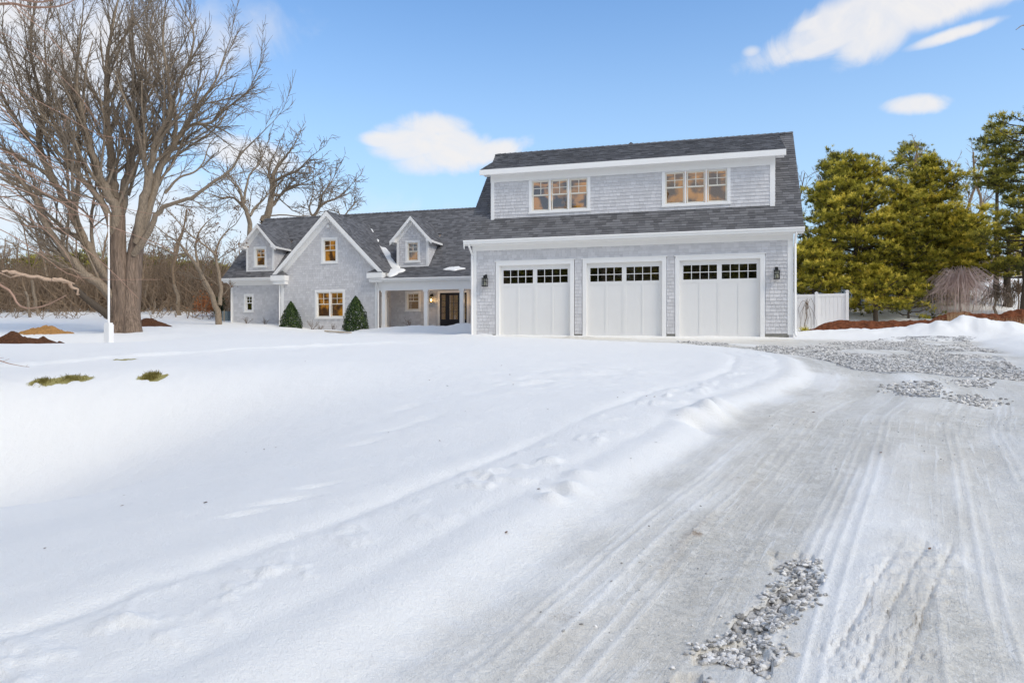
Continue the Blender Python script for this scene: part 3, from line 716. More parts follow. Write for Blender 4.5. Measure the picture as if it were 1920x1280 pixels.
# corner boards, frieze, gutter, soffit
box_obj('corner_board', MT['trim'], H, GX0, GX0+.15, YG-.03, YG+.13, .12, zt+.1)
box_obj('corner_board', MT['trim'], H, GX1-.18, GX1, YG-.03, YG+.13, .12, zt+.1)
RX0, RX1, EY, EZ, SL = -9.62, 2.66, 26.2, 3.79, 1.05
RY, RZ = 30.3, EZ+SL*4.1
box_obj('frieze_board', MT['trim'], H, GX0-.01, GX1+.01, YG-.045, YG-.005, zt-.02, zt+.28)
def gutter(x0, x1, y, z, drop=.15, name='gutter'):
    mb = MB(); prof = [(y+.10, z), (y-.035, z), (y-.05, z-.02), (y-.045, z-.05), (y-.015, z-.075), (y+.0, z-drop+.02), (y+.01, z-drop), (y+.10, z-drop)]
    mb.prism([(x0, a, b) for a, b in prof], (x1-x0, 0, 0)); return mb.build(name, MT['trim'], H)
gutter(RX0+.02, RX1+.01, EY-.06, EZ-.02)
box_obj('soffit', MT['trim'], H, RX0+.05, RX1-.02, EY+.05, YG-.04, EZ-.19, EZ-.16)
box_obj('fascia_board', MT['trim'], H, RX0+.04, RX1-.01, EY+.045, EY+.07, EZ-.22, EZ-.02)
# sloping gutter end with ice at the left corner
MB().prism([(RX0-.01, EY, EZ-.06), (RX0-.01, EY+.12, EZ+.02), (RX0-.01, EY+.13, EZ-.16)], (.06, 0, 0)).tube([(RX0+.03, EY+.02, EZ-.1), (RX0+.02, EY+.02, EZ-.25), (RX0+.025, EY+.02, EZ-.36)], [.045, .03, .006], 6).build('gutter_end', MT['snow'], H)
def downspout(x, y, ztop, zb, yg, kick=1):
    mb = MB(); s = .042
    mb.tube([(x, yg, ztop), (x, yg+.02, ztop-.14), (x, y-.03, ztop-.42), (x, y-.055, ztop-.5), (x, y-.055, zb+.12), (x+.02*kick, y-.16, zb+.02)], [.045]*6, 4)
    for zz in (.6, 2.2): mb.box(x-.055, x+.055, y-.06, y-.028, zz, zz+.03)
    return mb.build('downspout', MT['trim'], H)
downspout(GX0-.02, YG, EZ-.1, .0, EY-.02); downspout(GX1+.06, YG, EZ-.1, .05, EY-.02)

def roofplane(name, pts_xyz, U, V, O, poly, holes=(), shing=True, sof=.10, expo=.143, label=None):
    U, V = Vector(U).normalized(), Vector(V).normalized()
    r = flatwall(Vector(O)-U.cross(V).normalized()*.004, U, V, poly, list(holes), .03, name, MT['deckd'], H, label=label)
    if sof: flatwall(Vector(O)-U.cross(V).normalized()*.036, U, V, [(u, v) for u, v in poly], list(holes), sof, 'roof_edge_board', MT['trim'], r)
    if shing: shingles('roof_shingles', r, O, U, V, poly, list(holes), expo, .17, .33, .018, MT['roof'], .004, .35)
    return r
q = math.hypot(1, SL); SLEN = 4.1*q
dv0 = (YU-EY)*q
# garage main slope with the long dormer cut out
DX0, DX1 = -8.77, 1.78
roofplane('roof', None, (1, 0, 0), (0, 1, SL), (0, EY, EZ), [(RX0, 0), (RX1, 0), (RX1, SLEN), (RX0, SLEN)], [(DX0+.1, DX1-.1, dv0+.15, SLEN-.12)])
roofplane('roof', None, (-1, 0, 0), (0, -1, SL), (0, 34.4, EZ), [(-RX1, 0), (-RX0, 0), (-RX0, SLEN), (-RX1, SLEN)], shing=False)
dsl = (RZ-6.575)/(RY-26.7); dq = math.hypot(1, dsl); dlen = (RY-26.7)*dq
roofplane('roof', None, (1, 0, 0), (0, 1, dsl), (0, 26.7, 6.575), [(-9.12, 0), (2.12, 0), (2.12, dlen), (-9.12, dlen)], sof=.05, label='low sloped roof of the long dormer')
rc = MB()
x = RX0
while x < RX1:
    w_ = min(.24, RX1-x); rc.add([(x, RY-.13, RZ-.06), (x+w_, RY-.13, RZ-.055), (x+w_, RY, RZ+.045), (x, RY, RZ+.025), (x, RY+.14, RZ-.1), (x+w_, RY+.14, RZ-.095)], [(0, 1, 2, 3), (3, 2, 5, 4)], random.random()); x += .24
rc.build('ridge_cap', MT['roof'], H)
# peak of the rear gable just showing over the ridge
pk = WX(1195, 33); MB().prism([(pk-1.6, RY+.3, RZ-.95), (pk+1.6, RY+.3, RZ-.95), (pk, RY+.3, RZ+.19)], (0, 3.5, 0)).build('rear_roof_peak', MT['roof'], H)
# gable end walls of the garage
for X, U in ((GX0, (0, -1, 0)), (GX1, (0, 1, 0))):
    sg = -1 if X == GX0 else 1
    pl = [(sg*YG, -.2), (sg*34.2, -.2), (sg*34.2, EZ-.1), (sg*30.3, RZ-.14), (sg*YG, EZ+.24)]
    if sg < 0: pl = pl[::-1]
    w = flatwall((X, 0, 0), U, (0, 0, 1), pl, [], .14, 'wall', MT['side'], H)
    shingles('wall_shingles', w, (X+sg*.001, 0, 0), U, (0, 0, 1), pl, [], .127, .1, .21, .016, MT['side'])
# --- long upper dormer
wins = []
def upx(p): return WX(p, YU)
z0u, z1u = WZ(1050, 396.5, YU)+.02, WZ(1050, 337.5, YU)
U1 = [(upx(997), upx(1028.5)), (upx(1031.8), upx(1065.2)), (upx(1068.3), upx(1101.7))]
U2 = [(upx(1246.8), upx(1284.2)), (upx(1286.4), upx(1322.9)), (upx(1326.4), upx(1363.7))]
holes = []
for uu, lb in ((U1, 'left triple window of the upper dormer'), (U2, 'right triple window of the upper dormer')):
    w0, w1 = uu[0][0], uu[2][1]; un = [(w0+(w1-w0)*i/3+(.03 if i else 0), w0+(w1-w0)*(i+1)/3-(.03 if i < 2 else 0)) for i in range(3)]
    holes.append(window(w0, w1, 4.93, 6.10, YU, lb, px_units=un, casing=.11, head=.02))
wall_front(YU, [(DX0+.1, 4.70), (DX1-.1, 4.70), (DX1-.1, 6.5), (DX0+.1, 6.5)], holes)
box_obj('frieze_board', MT['trim'], H, DX0-.01, DX1+.01, YU-.04, YU-.004, 6.13, 6.47)
box_obj('corner_board', MT['trim'], H, DX0, DX0+.14, YU-.03, YU+.12, 4.66, 6.13); box_obj('corner_board', MT['trim'], H, DX1-.17, DX1, YU-.03, YU+.12, 4.66, 6.13)
box_obj('fascia_board', MT['trim'], H, -9.12, 2.12, 26.64, 26.695, 6.36, 6.565)
box_obj('soffit', MT['trim'], H, -9.10, 2.10, 26.70, YU+.3, 6.44, 6.47)
for X, sg in ((DX0, -1), (DX1, 1)):
    pl = [(sg*(YU+.001), 4.70), (sg*30.2, 7.95), (sg*YU, 6.55)]
    if sg < 0: pl = pl[::-1]
    w = flatwall((X-sg*.002, 0, 0), (0, sg, 0), (0, 0, 1), pl, [], .1, 'wall', MT['side'], H)
    shingles('wall_shingles', w, (X, 0, 0), (0, sg, 0), (0, 0, 1), pl, [], .127, .1, .21, .014, MT['side'])

# --- main wing
MEY, MEZ, MRY = 35.6, 3.5, 39.7; MRZ = MEZ+(MRY-MEY)
q2 = math.sqrt(2); ML = (MRY-MEY)*q2
WX0 = -27.7; GC, GAZ, GHW = -20.28, 6.80, 3.34         # gable centre, apex height, half width
GLX, GRX = -23.26, -17.44
# left part of the main wall
sw = (WX(460.8, YM), WX(472.8, YM)); swz = (WZ(466, 585.5, YM), WZ(466, 554.5, YM))
hs = [window(sw[0], sw[1], swz[0]+.1, swz[1], YM, 'small square-topped window in the left end wall', casing=.11, room='dark', cream=False)]
wall_front(YM, [(WX0+.08, -.1), (GLX+.1, -.1), (GLX+.1, 3.3), (WX0+.08, 3.3)], hs)
box_obj('corner_board', MT['trim'], H, WX0, WX0+.12, YM-.03, YM+.12, .0, 3.2)
box_obj('frieze_board', MT['trim'], H, WX0-.01, GLX, YM-.04, YM-.004, 3.08, 3.36)
roofL = -28.05
gutter(roofL, GC-GHW+.05, MEY-.06, MEZ-.02)
box_obj('soffit', MT['trim'], H, roofL+.02, GLX, MEY+.03, YM-.03, 3.32, 3.35)
downspout(WX0+.02, YM, MEZ-.1, .05, MEY-.02); 
# gable returns at the left end
MB().prism([(roofL+.02, MEY, 3.48), (roofL+.02, YM+.1, 3.86), (roofL+.02, YM+.1, 3.28), (roofL+.02, MEY+.1, 3.24)], (.3, 0, 0)).build('eave_return', MT['trim'], H)
# end wall
pl = [(-43.9, -.3), (-YM, -.3), (-YM, MEZ+.28), (-MRY, MRZ-.1), (-43.9, MEZ)]
pl = [(-43.8, -.3), (-36, -.3), (-36, 3.8), (-39.7, 7.5), (-43.8, 3.4)]
w = flatwall((WX0, 0, 0), (0, -1, 0), (0, 0, 1), pl, [], .14, 'wall', MT['side'], H)
shingles('wall_shingles', w, (WX0-.001, 0, 0), (0, -1, 0), (0, 0, 1), pl, [], .127, .1, .21, .016, MT['side'])
# front gable wall
gw = (WX(606.6, YF), WX(629.8, YF)); gwz = (WZ(618, 490.5, YF), WZ(618, 449.5, YF))
lw = (WX(594.3, YF), WX(643.2, YF)); lwz = (WZ(618, 594, YF), WZ(618, 547.5, YF))
hs = [window(gw[0], gw[1], gwz[0], gwz[1], YF, 'tall window high in the front gable', casing=.12),
      window(lw[0], lw[1], lwz[0], lwz[1], YF, 'double window low in the front gable', units=2, casing=.12, gap=.06)]
top = lambda X: GAZ-.30-abs(X-GC)*1.0
wall_front(YF, [(GLX+.05, -.1), (GRX-.05, -.1), (GRX-.05, top(GRX)), (GC, GAZ-.30), (GLX+.05, top(GLX))], hs)
box_obj('corner_board', MT['trim'], H, GLX, GLX+.16, YF-.03, YF+.12, -.05, 3.1); box_obj('corner_board', MT['trim'], H, GRX-.13, GRX, YF-.03, YF+.12, -.05, 3.1)
box_obj('gable_lamp', MT['trim'], H, WX(616.5, YF)-.07, WX(616.5, YF)+.07, YF-.12, YF, WZ(616, 425, YF)-.07, WZ(616, 425, YF)+.07)
# gable side walls
for X, sg in ((GLX, -1), (GRX, 1)):
    hl = []
    if sg > 0: hl = [(34.78, 35.62, .62, 2.15)]
    pl = [(sg*YF, -.1), (sg*36.0, -.1), (sg*36.0, 3.4), (sg*YF, 3.4)]
    if sg < 0: pl = pl[::-1]
    w = flatwall((X, 0, 0), (0, sg, 0), (0, 0, 1), pl, hl, .14, 'wall', MT['side'], H)
    shingles('wall_shingles', w, (X+sg*.001, 0, 0), (0, sg, 0), (0, 0, 1), pl, hl, .127, .1, .21, .014, MT['side'])
# side window in the porch
mb = MB(); X = GRX
mb.box(X-.1, X+.04, 34.74, 34.86, .60, 2.20); mb.box(X-.1, X+.04, 35.54, 35.66, .60, 2.20); mb.box(X-.1, X+.042, 34.86, 35.54, 2.08, 2.20); mb.box(X-.1, X+.055, 34.86, 35.54, .60, .70)
wi = mb.build('window', MT['trim'], H, label='tall window in the porch side of the gable')
mb = MB(); mb.box(X-.04, X-.01, 34.86, 35.54, 1.36, 1.42)
for yy in (34.86, 35.49): mb.box(X-.04, X-.01, yy, yy+.05, .70, 1.36); mb.box(X-.04, X-.01, yy, yy+.05, 1.42, 2.08)
mb.box(X-.04, X-.011, 35.19, 35.21, 1.42, 2.08); mb.build('sash', MT['cream'], wi)
for r, s in ((.70, 1.36), (1.42, 2.08)): box_obj('pane', MT['glass'], wi, X-.028, X-.024, 34.91, 35.49, r, s)
box_obj('room_interior', MT['dark'], wi, X-1.0, X-.95, 34.6, 35.7, .5, 2.3)

def gable_roof(cx, apex, hw, slope, yf, yb_fn, zev, thick, expo=.143, label=None, rk=.2, fwd=.0):
    """two slopes with ridge along depth; yb_fn(|dx|) gives where the slope dies into the main roof"""
    sl = math.hypot(1, slope)*hw
    for sg in (-1, 1):
        # u runs along depth, v up the slope
        U = (0, sg, 0) ; V = (-sg, 0, slope)
        O = (cx+sg*hw, 0, apex-slope*hw)
        pts = [(sg*yf, 0), (sg*yb_fn(hw), 0), (sg*yb_fn(0), sl), (sg*yf, sl)]
        if sg < 0: pts = pts[::-1]
        r = roofplane('roof', None, U, V, O, pts, sof=thick*.4, expo=expo, label=label)
    # rake boards: a band following the slope
    mb = MB(); y0, y1 = yf-.025, yf+.02; d = rk
    for sg in (-1, 1):
        a = (cx, apex-.02); b = (cx+sg*hw, apex-.02-slope*hw)
        mb.prism([(a[0], y0, a[1]), (b[0], y0, b[1]), (b[0], y0, b[1]-d), (a[0], y0, a[1]-d*1.0)], (0, y1-y0, 0))
    return mb
mb = gable_roof(GC, GAZ, GHW, 1.0, 34.05, lambda dx: 38.9-dx+.05, 0, .12, label='steep roof of the front gable', rk=.27)
mb.build('rake_board', MT['trim'], H)
# soffit strips under the gable overhang and frieze along the wall
mb = MB()
for sg in (-1, 1):
    a = (GC, GAZ-.20); b = (GC+sg*(GHW-.05), GAZ-.20-GHW+.05)
    mb.prism([(a[0], 34.06, a[1]), (b[0], 34.06, b[1]), (b[0], 34.06, b[1]-.03), (a[0], 34.06, a[1]-.03)], (0, .36, 0))
    mb.prism([(a[0], YF-.03, a[1]-.03), (b[0], YF-.03, b[1]-.03), (b[0], YF-.03, b[1]-.30), (a[0], YF-.03, a[1]-.30)], (0, .028, 0))
mb.build('gable_soffit', MT['trim'], H)
for x0, x1, lb in ((-23.66, -22.78, 'l'), (-17.86, -16.97, 'r')):
    mb = MB(); mb.box(x0, x1, 33.98, YF-.002, 3.14, 3.42); mb.box(x0+.1 if lb == 'r' else x0+.1, x1-.04, 34.06, YF-.003, 2.94, 3.14)
    e = mb.build('eave_return', MT['trim'], H)
    xm = (x0+x1)/2+(-.12 if lb == 'l' else .12)
    MB().add([(x0, 33.97, 3.425), (x1, 33.97, 3.425), (x1, YF, 3.425), (x0, YF, 3.425), (xm-.1, YF, 3.72), (xm+.15, YF, 3.72)], [(0, 1, 5, 4), (1, 2, 5), (3, 0, 4), (3, 4, 5, 2)], .3).build('return_roof', MT['roof'], e)
downspout(GLX-.07, YF, 3.42, .2, YM-.35)
# main roof
pitch = [(roofL, 0), (-24.0, 0), (-23.2, .15), (-20.28, 3.3*q2), (-17.3, .15), (-16.9, .42), (-8.5, .42), (-6.0, ML), (roofL, ML)]
pitch = [(roofL, 0), (GC-GHW+.1, 0), (GC, (38.9-35.6)*q2-.1), (GC+GHW-.1, .1), (GC+GHW-.0, .28*q2), (-8.6, .28*q2), (-8.6, ML), (roofL, ML)]
roofplane('roof', None, (1, 0, 0), (0, 1, 1), (0, MEY, MEZ), pitch, [(cx_-.88, cx_+.88, .75, 3.4) for cx_ in (-25.74, -16.14)], label='long main roof left of the garage')
roofplane('roof', None, (-1, 0, 0), (0, -1, 1), (0, 43.8, MEZ), [(8.6, 0), (-roofL, 0), (-roofL, ML), (8.6, ML)], shing=False)
rc = MB(); x = roofL
while x < -8.7:
    rc.add([(x, MRY-.12, MRZ-.07), (x+.24, MRY-.12, MRZ-.065), (x+.24, MRY, MRZ+.045), (x, MRY, MRZ+.025), (x, MRY+.14, MRZ-.1), (x+.24, MRY+.14, MRZ-.095)], [(0, 1, 2, 3), (3, 2, 5, 4)], random.random()); x += .24
rc.build('ridge_cap', MT['roof'], H)
# porch roof, gutter, beam
PEY, PEZ = 34.12, 3.12; psl = (3.80-PEZ)/(35.9-PEY); pq = math.hypot(1, psl); PL = (35.9-PEY)*pq
roofplane('roof', None, (1, 0, 0), (0, 1, psl), (0, PEY, PEZ), [(-17.6, 0), (-9.1, 0), (-9.1, PL), (-16.98, PL), (-17.6, .45)], sof=.05, label='shallow porch roof')
gutter(-17.75, -9.4, PEY-.06, PEZ-.01, .13)
BY0, BY1 = 34.38, 34.62
box_obj('porch_beam', MT['trim'], H, -17.40, -9.45, BY0, BY1, 2.50, 3.02)
box_obj('fascia_board', MT['trim'], H, -17.55, -9.45, PEY+.04, PEY+.06, 2.93, 3.09)
box_obj('soffit', MT['trim'], H, -17.5, -9.45, PEY+.06, BY0-.002, 2.93, 2.96)
box_obj('porch_ceiling', MT['trim'], H, GRX+.001, -9.5, BY1, 35.99, 2.86, 2.90)
PFZ = .40
box_obj('porch_floor', MT['conc'], H, GRX+.002, -9.5, 34.30, 35.98, PFZ-.6, PFZ)
box_obj('porch_skirt', MT['trim'], H, GRX+.002, -9.5, 34.24, 34.297, PFZ-.5, PFZ-.03)
downspout(-17.36, YF-.02, PEZ-.1, .2, PEY+.0)
for pa, pb in ((715.3, 722.5), (794.5, 801.5), (861.5, 868.8), (906, 913)):
    x0, x1 = WX(pa, 34.40), WX(pb, 34.40); xc = (x0+x1)/2; mb = MB(); h = .10
    mb.box(xc-h, xc+h, 34.40, 34.60, PFZ+.28, 2.40)
    mb.add([(xc-h, 34.40, PFZ+.28), (xc+h, 34.40, PFZ+.28), (xc+h, 34.60, PFZ+.28), (xc-h, 34.60, PFZ+.28), (xc-h-.05, 34.35, PFZ), (xc+h+.05, 34.35, PFZ), (xc+h+.05, 34.65, PFZ), (xc-h-.05, 34.65, PFZ)],
           [(0, 1, 5, 4), (1, 2, 6, 5), (2, 3, 7, 6), (3, 0, 4, 7)])
    mb.box(xc-h-.035, xc+h+.035, 34.37, 34.63, 2.40, 2.498)
    mb.build('porch_column', MT['trim'], H)
# porch back wall with window and door
pw = (WX(763.6, YM), WX(785.3, YM)); pwz = (WZ(774, 580.5, YM), WZ(774, 549.5, YM))
fdx0, fdx1 = WX(824.6, YM), WX(875.4, YM); fdz = WZ(850, 548.6, YM)
hs = [window(pw[0], pw[1], pwz[0], pwz[1], YM, 'window under the porch roof', casing=.11, room='tan'), (fdx0-.08, fdx1+.08, 0, fdz+.08)]
wall_front(YM, [(GRX, .3), (-9.45, .3), (-9.45, 2.95), (GRX, 2.95)], hs)
mb = MB(); mb.box(fdx0-.11, fdx0, YM-.03, YM+.1, PFZ, fdz+.11); mb.box(fdx1, fdx1+.11, YM-.03, YM+.1, PFZ, fdz+.11); mb.box(fdx0, fdx1, YM-.032, YM+.1, fdz, fdz+.11)
fd = mb.build('front_door', MT['trim'], H, label='black glazed front door between two glazed side panels')
w = fdx1-fdx0; a = fdx0; yy = YM+.04; mb = MB(); sl = .245*w
def frame(mb, x0, x1, z0, z1, y, fr, botr, nx, nz, gm):
    mb.box(x0, x0+fr, y, y+.045, z0, z1); mb.box(x1-fr, x1, y, y+.045, z0, z1); mb.box(x0+fr, x1-fr, y+.001, y+.045, z1-fr, z1); mb.box(x0+fr, x1-fr, y+.001, y+.045, z0, z0+botr)
    gx0, gx1, g0, g1 = x0+fr, x1-fr, z0+botr, z1-fr; bw = .022
    pwid = (gx1-gx0-bw*(nx-1))/nx; ph = (g1-g0-bw*(nz-1))/nz
    for i in range(1, nx): mb.box(gx0+i*pwid+(i-1)*bw, gx0+i*(pwid+bw), y+.004, y+.04, g0, g1)
    for j in range(nz):
        for i in range(nx):
            xa = gx0+i*(pwid+bw); za = g0+j*(ph+bw)
            if j: mb.box(xa, xa+pwid, y+.005, y+.039, za-bw, za)
            box_obj('pane', MT['glass'], fd, xa, xa+pwid, y+.02, y+.024, za, za+ph)
for (x0, x1, nx) in ((a, a+sl, 1), (a+sl+.05, fdx1-sl-.05, 2), (fdx1-sl, fdx1, 1)):
    mb2 = MB(); frame(mb2, x0, x1, PFZ+.03, fdz-.03, yy, .10 if nx == 2 else .07, .58, nx, 4 if nx == 1 else 3, None)
    mb2.build('door_leaf' if nx == 2 else 'side_panel', MT['bdoor'], fd)
box_obj('door_jamb', MT['bdoor'], fd, a+sl, a+sl+.05, yy, yy+.06, PFZ, fdz); box_obj('door_jamb', MT['bdoor'], fd, fdx1-sl-.05, fdx1-sl, yy, yy+.06, PFZ, fdz)
box_obj('door_head', MT['bdoor'], fd, a, fdx1, yy+.002, yy+.06, fdz-.03, fdz); box_obj('threshold', MT['conc'], fd, a, fdx1, yy-.06, yy+.06, PFZ, PFZ+.03)
MB().tube([(a+sl+.11, yy-.05, 1.10), (a+sl+.11, yy-.06, 1.25), (a+sl+.11, yy-.05, 1.5)], .014, 6).box(a+sl+.09, a+sl+.13, yy-.02, yy, 1.05, 1.12).build('handle', MT['black'], fd)
rb = MB(); X0, X1 = fdx0-.3, fdx1+.3
rb.box(X0, X1, YM+2.4, YM+2.44, 0, 2.8); rb.box(X0, X1, YM+.18, YM+2.4, .3, .36); rb.box(X0, X1, YM+.18, YM+2.4, 2.7, 2.74); rb.box(X0-.04, X0, YM+.18, YM+2.4, .36, 2.7); rb.box(X1, X1+.04, YM+.18, YM+2.4, .36, 2.7)
rb.build('hall_interior', MT['tan'], fd)
box_obj('outdoor_socket', MT['trim'], H, WX(812, YM)-.06, WX(815, YM)+.06, YM-.06, YM-.002, WZ(813, 611, YM), WZ(813, 607.5, YM))
# --- two small dormers
for cx, lb, pxs in ((-25.74, 'left', (476.5, 500)), (-16.14, 'right', (762, 785.5))):
    hw = .94; z0 = 3.86; yb = lambda dx: 38.68-dx*1.1
    mb = gable_roof(cx, 6.60, 1.22, 1.1, 35.68, lambda dx: 6.60-1.1*dx+32.1+.06, 0, .08, label='little gabled roof of the %s dormer' % lb, rk=.20)
    mb.build('rake_board', MT['trim'], H)
    wx0, wx1 = cx-.31, cx+.31
    hs = [window(wx0, wx1, 4.20, 5.19, YM-.002, 'window of the %s small dormer' % lb, casing=.12, depth=1.35)]
    tp = lambda X: 6.60-.16-abs(X-cx)*1.1
    wall_front(YM-.002, [(cx-hw+.05, z0), (cx+hw-.05, z0), (cx+hw-.05, tp(cx+hw)), (cx, 6.44), (cx-hw+.05, tp(cx+hw))], hs)
    box_obj('corner_board', MT['trim'], H, cx-hw, cx-hw+.12, YM-.03, YM+.1, z0-.02, 5.25); box_obj('corner_board', MT['trim'], H, cx+hw-.14, cx+hw, YM-.03, YM+.1, z0-.02, 5.25)
    box_obj('sill_board', MT['trim'], H, cx-hw+.12, cx+hw-.14, YM-.028, YM-.006, z0-.03, z0+.08)
    mb = MB()
    for sg in (-1, 1):
        a_ = (cx, 6.60-.14); b_ = (cx+sg*1.19, 6.60-.14-1.31)
        mb.prism([(a_[0], 35.70, a_[1]), (b_[0], 35.70, b_[1]), (b_[0], 35.70, b_[1]-.025), (a_[0], 35.70, a_[1]-.025)], (0, .32, 0))
        mb.prism([(a_[0], YM-.03, a_[1]-.02), (cx+sg*hw, YM-.03, tp(cx+hw)+.0), (cx+sg*hw, YM-.03, tp(cx+hw)-.22), (a_[0], YM-.03, a_[1]-.26)], (0, .022, 0))
        # boxed return at the foot of the rake and side eave with gutter line
        mb.prism([(cx+sg*(hw-.02), 35.66, 5.20), (cx+sg*1.23, 35.66, 5.20), (cx+sg*1.23, 35.66, 5.26), (cx+sg*(hw-.02), 35.66, 5.57)], (0, .34, 0))
        mb.box(cx+sg*1.14, cx+sg*1.24, 35.72, 37.25, 5.14, 5.245)
        mb.box(cx+sg*(hw+.002), cx+sg*1.14, 36.0, 37.25, 5.19, 5.215)
    mb.build('dormer_soffit', MT['trim'], H)
    for sg in (-1, 1):
        X = cx+sg*hw; pl = [(sg*36.0, 3.9), (sg*37.45, 5.35), (sg*36.0, 5.35)]
        if sg < 0: pl = pl[::-1]
        w_ = flatwall((X-sg*.003, 0, 0), (0, sg, 0), (0, 0, 1), pl, [], .08, 'wall', MT['side'], H)
        shingles('wall_shingles', w_, (X, 0, 0), (0, sg, 0), (0, 0, 1), pl, [], .127, .1, .21, .014, MT['side'])
# --- wall lanterns
def lantern(px0, px1, py0, py1, Y, lit, label):
    x = (WX(px0, Y)+WX(px1, Y))/2; z0, z1 = WZ(px0, py1, Y), WZ(px0, py0, Y); h = z1-z0; r = .085; y = Y-.17
    mb = MB(); mb.box(x-.05, x+.05, Y-.04, Y-.018, z1-h*.28, z1)
    mb.box(x-.018, x+.018, y-.01, Y-.03, z1-h*.20, z1-h*.14); mb.box(x-r*.55, x+r*.55, y-r*.55, y+r*.55, z1-h*.30, z1-h*.1)
    zt_, zb_ = z1-h*.34, z0; mb.box(x-r-.015, x+r+.015, y-r-.015, y+r+.015, zt_, zt_+.022); mb.box(x-r-.012, x+r+.012, y-r-.012, y+r+.012, zb_, zb_+.03)
    for sx in (-1, 1):
        for sy in (-1, 1): mb.box(x+sx*r-.009, x+sx*r+.009, y+sy*r-.009, y+sy*r+.009, zb_+.03, zt_)
    zc_ = (zt_+zb_)/2+.03; mb.box(x-r-.006, x+r+.006, y-r-.006, y-r+.006, zc_, zc_+.016); mb.box(x-r-.006, x+r+.006, y+r-.006, y+r+.006, zc_, zc_+.016)
    o = mb.build('wall_lantern', MT['black'], H, label=label)
    MB().tube([(x, y, zb_+.03), (x, y, zb_+.07), (x, y, zb_+.14), (x, y, zb_+.19)], [.012, .028, .03, .01], 8).build('bulb', MT['bulb'] if lit else MT['cream'], o)
    box_obj('lantern_glass', MT['glass'], o, x-r+.012, x+r-.012, y-r+.002, y-r+.005, zb_+.03, zt_)
    if lit:
        ld = bpy.data.lights.new('lantern_light', 'POINT'); lo = bpy.data.objects.new('lantern_light', ld); COL.objects.link(lo)
        ld.energy = 6; ld.color = (1, .62, .28); ld.shadow_soft_size = .05; lo.parent = o; lo.location = Vector((x, y-.16, zb_+.12))-ORG[o]
lantern(906, 917, 515, 537.8, YG, False, 'unlit black lantern left of the garage doors')
lantern(1450, 1461.6, 500.6, 524, YG, False, 'unlit black lantern right of the garage doors')
lantern(805.5, 816, 551, 567, YM, True, 'lit black lantern left of the front door')
lantern(886.5, 896, 552, 568, YM, True, 'lit lantern right of the front door, mostly behind the garage corner')

# --- snow left on the roof
def roofsnow(pxs, plane, label, th=.07, inset=.8):
    O, Nn = Vector(plane[0]), Vector(plane[1]).normalized(); P = []
    for px, py in pxs:
        d = cdir(px, py); t = O.dot(Nn)/d.dot(Nn); P.append(d*t+Nn*.012)
    n = len(P)
    # subdivide outline
    Q, _ = rsmooth(P+[P[0]], [0]*(n+1), 3); Q = Q[:-1]; n = len(Q); c = sum(Q, Vector())/n
    vs = list(Q); fs = []
    for k, (f, h) in enumerate(((.93, .7), (.78, 1.0), (.45, 1.1))):
        vs += [c+(p-c)*f+Nn*th*h*(.85+.3*random.random()) for p in Q]
        fs += [(k*n+i, k*n+(i+1) % n, (k+1)*n+(i+1) % n, (k+1)*n+i) for i in range(n)]
    vs.append(c+Nn*th*1.1); fs += [(3*n+i, 3*n+(i+1) % n, 4*n) for i in range(n)]
    o = mesh_obj('snow_patch', np.array([tuple(v) for v in vs]), fs, MT['snow'], None, None, None, True, label=label, cat='snow', group='snow left on the roof')
def r2(L_): return [(660+x/4.742, 380+y/4.742) for x, y in L_]
mainp = ((0, MEY, MEZ), (0, -1, 1)); porchp = ((0, PEY, PEZ), (0, -psl, 1)); 
roofsnow(r2([(232, 372), (262, 395), (300, 402), (325, 430), (345, 455), (350, 490), (380, 525), (400, 562), (428, 575), (420, 596), (340, 600), (318, 592), (290, 535), (258, 485), (250, 440), (228, 400)]), mainp, 'long strip of snow lying in the valley beside the front gable', .09)
roofsnow(r2([(322, 597), (420, 590), (476, 598), (455, 618), (415, 628), (400, 642), (345, 662), (312, 655), (296, 648), (318, 628)]), porchp, 'snow patch at the foot of the valley above the porch gutter', .08)
roofsnow(r2([(147, 212), (156, 222), (166, 235), (183, 244), (192, 262), (180, 268), (165, 262), (149, 262)]), mainp, 'small triangle of snow high in the valley')
roofsnow(r2([(222, 331), (240, 334), (239, 348), (233, 360), (225, 345)]), mainp, 'tiniest scrap of snow halfway up the valley')
roofsnow(r2([(808, 597), (832, 588), (860, 578), (905, 577), (950, 571), (975, 582), (1012, 586), (990, 594), (940, 600), (915, 608), (870, 603), (830, 601)]), porchp, 'thin flat snow patch right of the right dormer above the porch', .05)
# ------------------------------------------------------------------ loose gravel
def ico():
    t = (1+5**.5)/2; v = np.array([(-1,t,0),(1,t,0),(-1,-t,0),(1,-t,0),(0,-1,t),(0,1,t),(0,-1,-t),(0,1,-t),(t,0,-1),(t,0,1),(-t,0,-1),(-t,0,1)], float)
    v /= np.linalg.norm(v[0])
    f = np.array([(0,11,5),(0,5,1),(0,1,7),(0,7,10),(0,10,11),(1,5,9),(5,11,4),(11,10,2),(10,7,6),(7,1,8),(3,9,4),(3,4,2),(3,2,6),(3,6,8),(3,8,9),(4,9,5),(2,4,11),(6,2,10),(8,6,7),(9,8,1)])
    return v, f
def ico2():
    v, f = ico(); v = list(map(tuple, v)); cache = {}; nf = []
    def mid(a, b):
        k = (min(a, b), max(a, b))
        if k not in cache:
            m = (np.array(v[a])+np.array(v[b])); m /= np.linalg.norm(m); v.append(tuple(m)); cache[k] = len(v)-1
        return cache[k]
    for a, b, c in f:
        x, y, z = mid(a, b), mid(b, c), mid(c, a); nf += [(a, x, z), (b, y, x), (c, z, y), (x, y, z)]
    return np.array(v), np.array(nf)
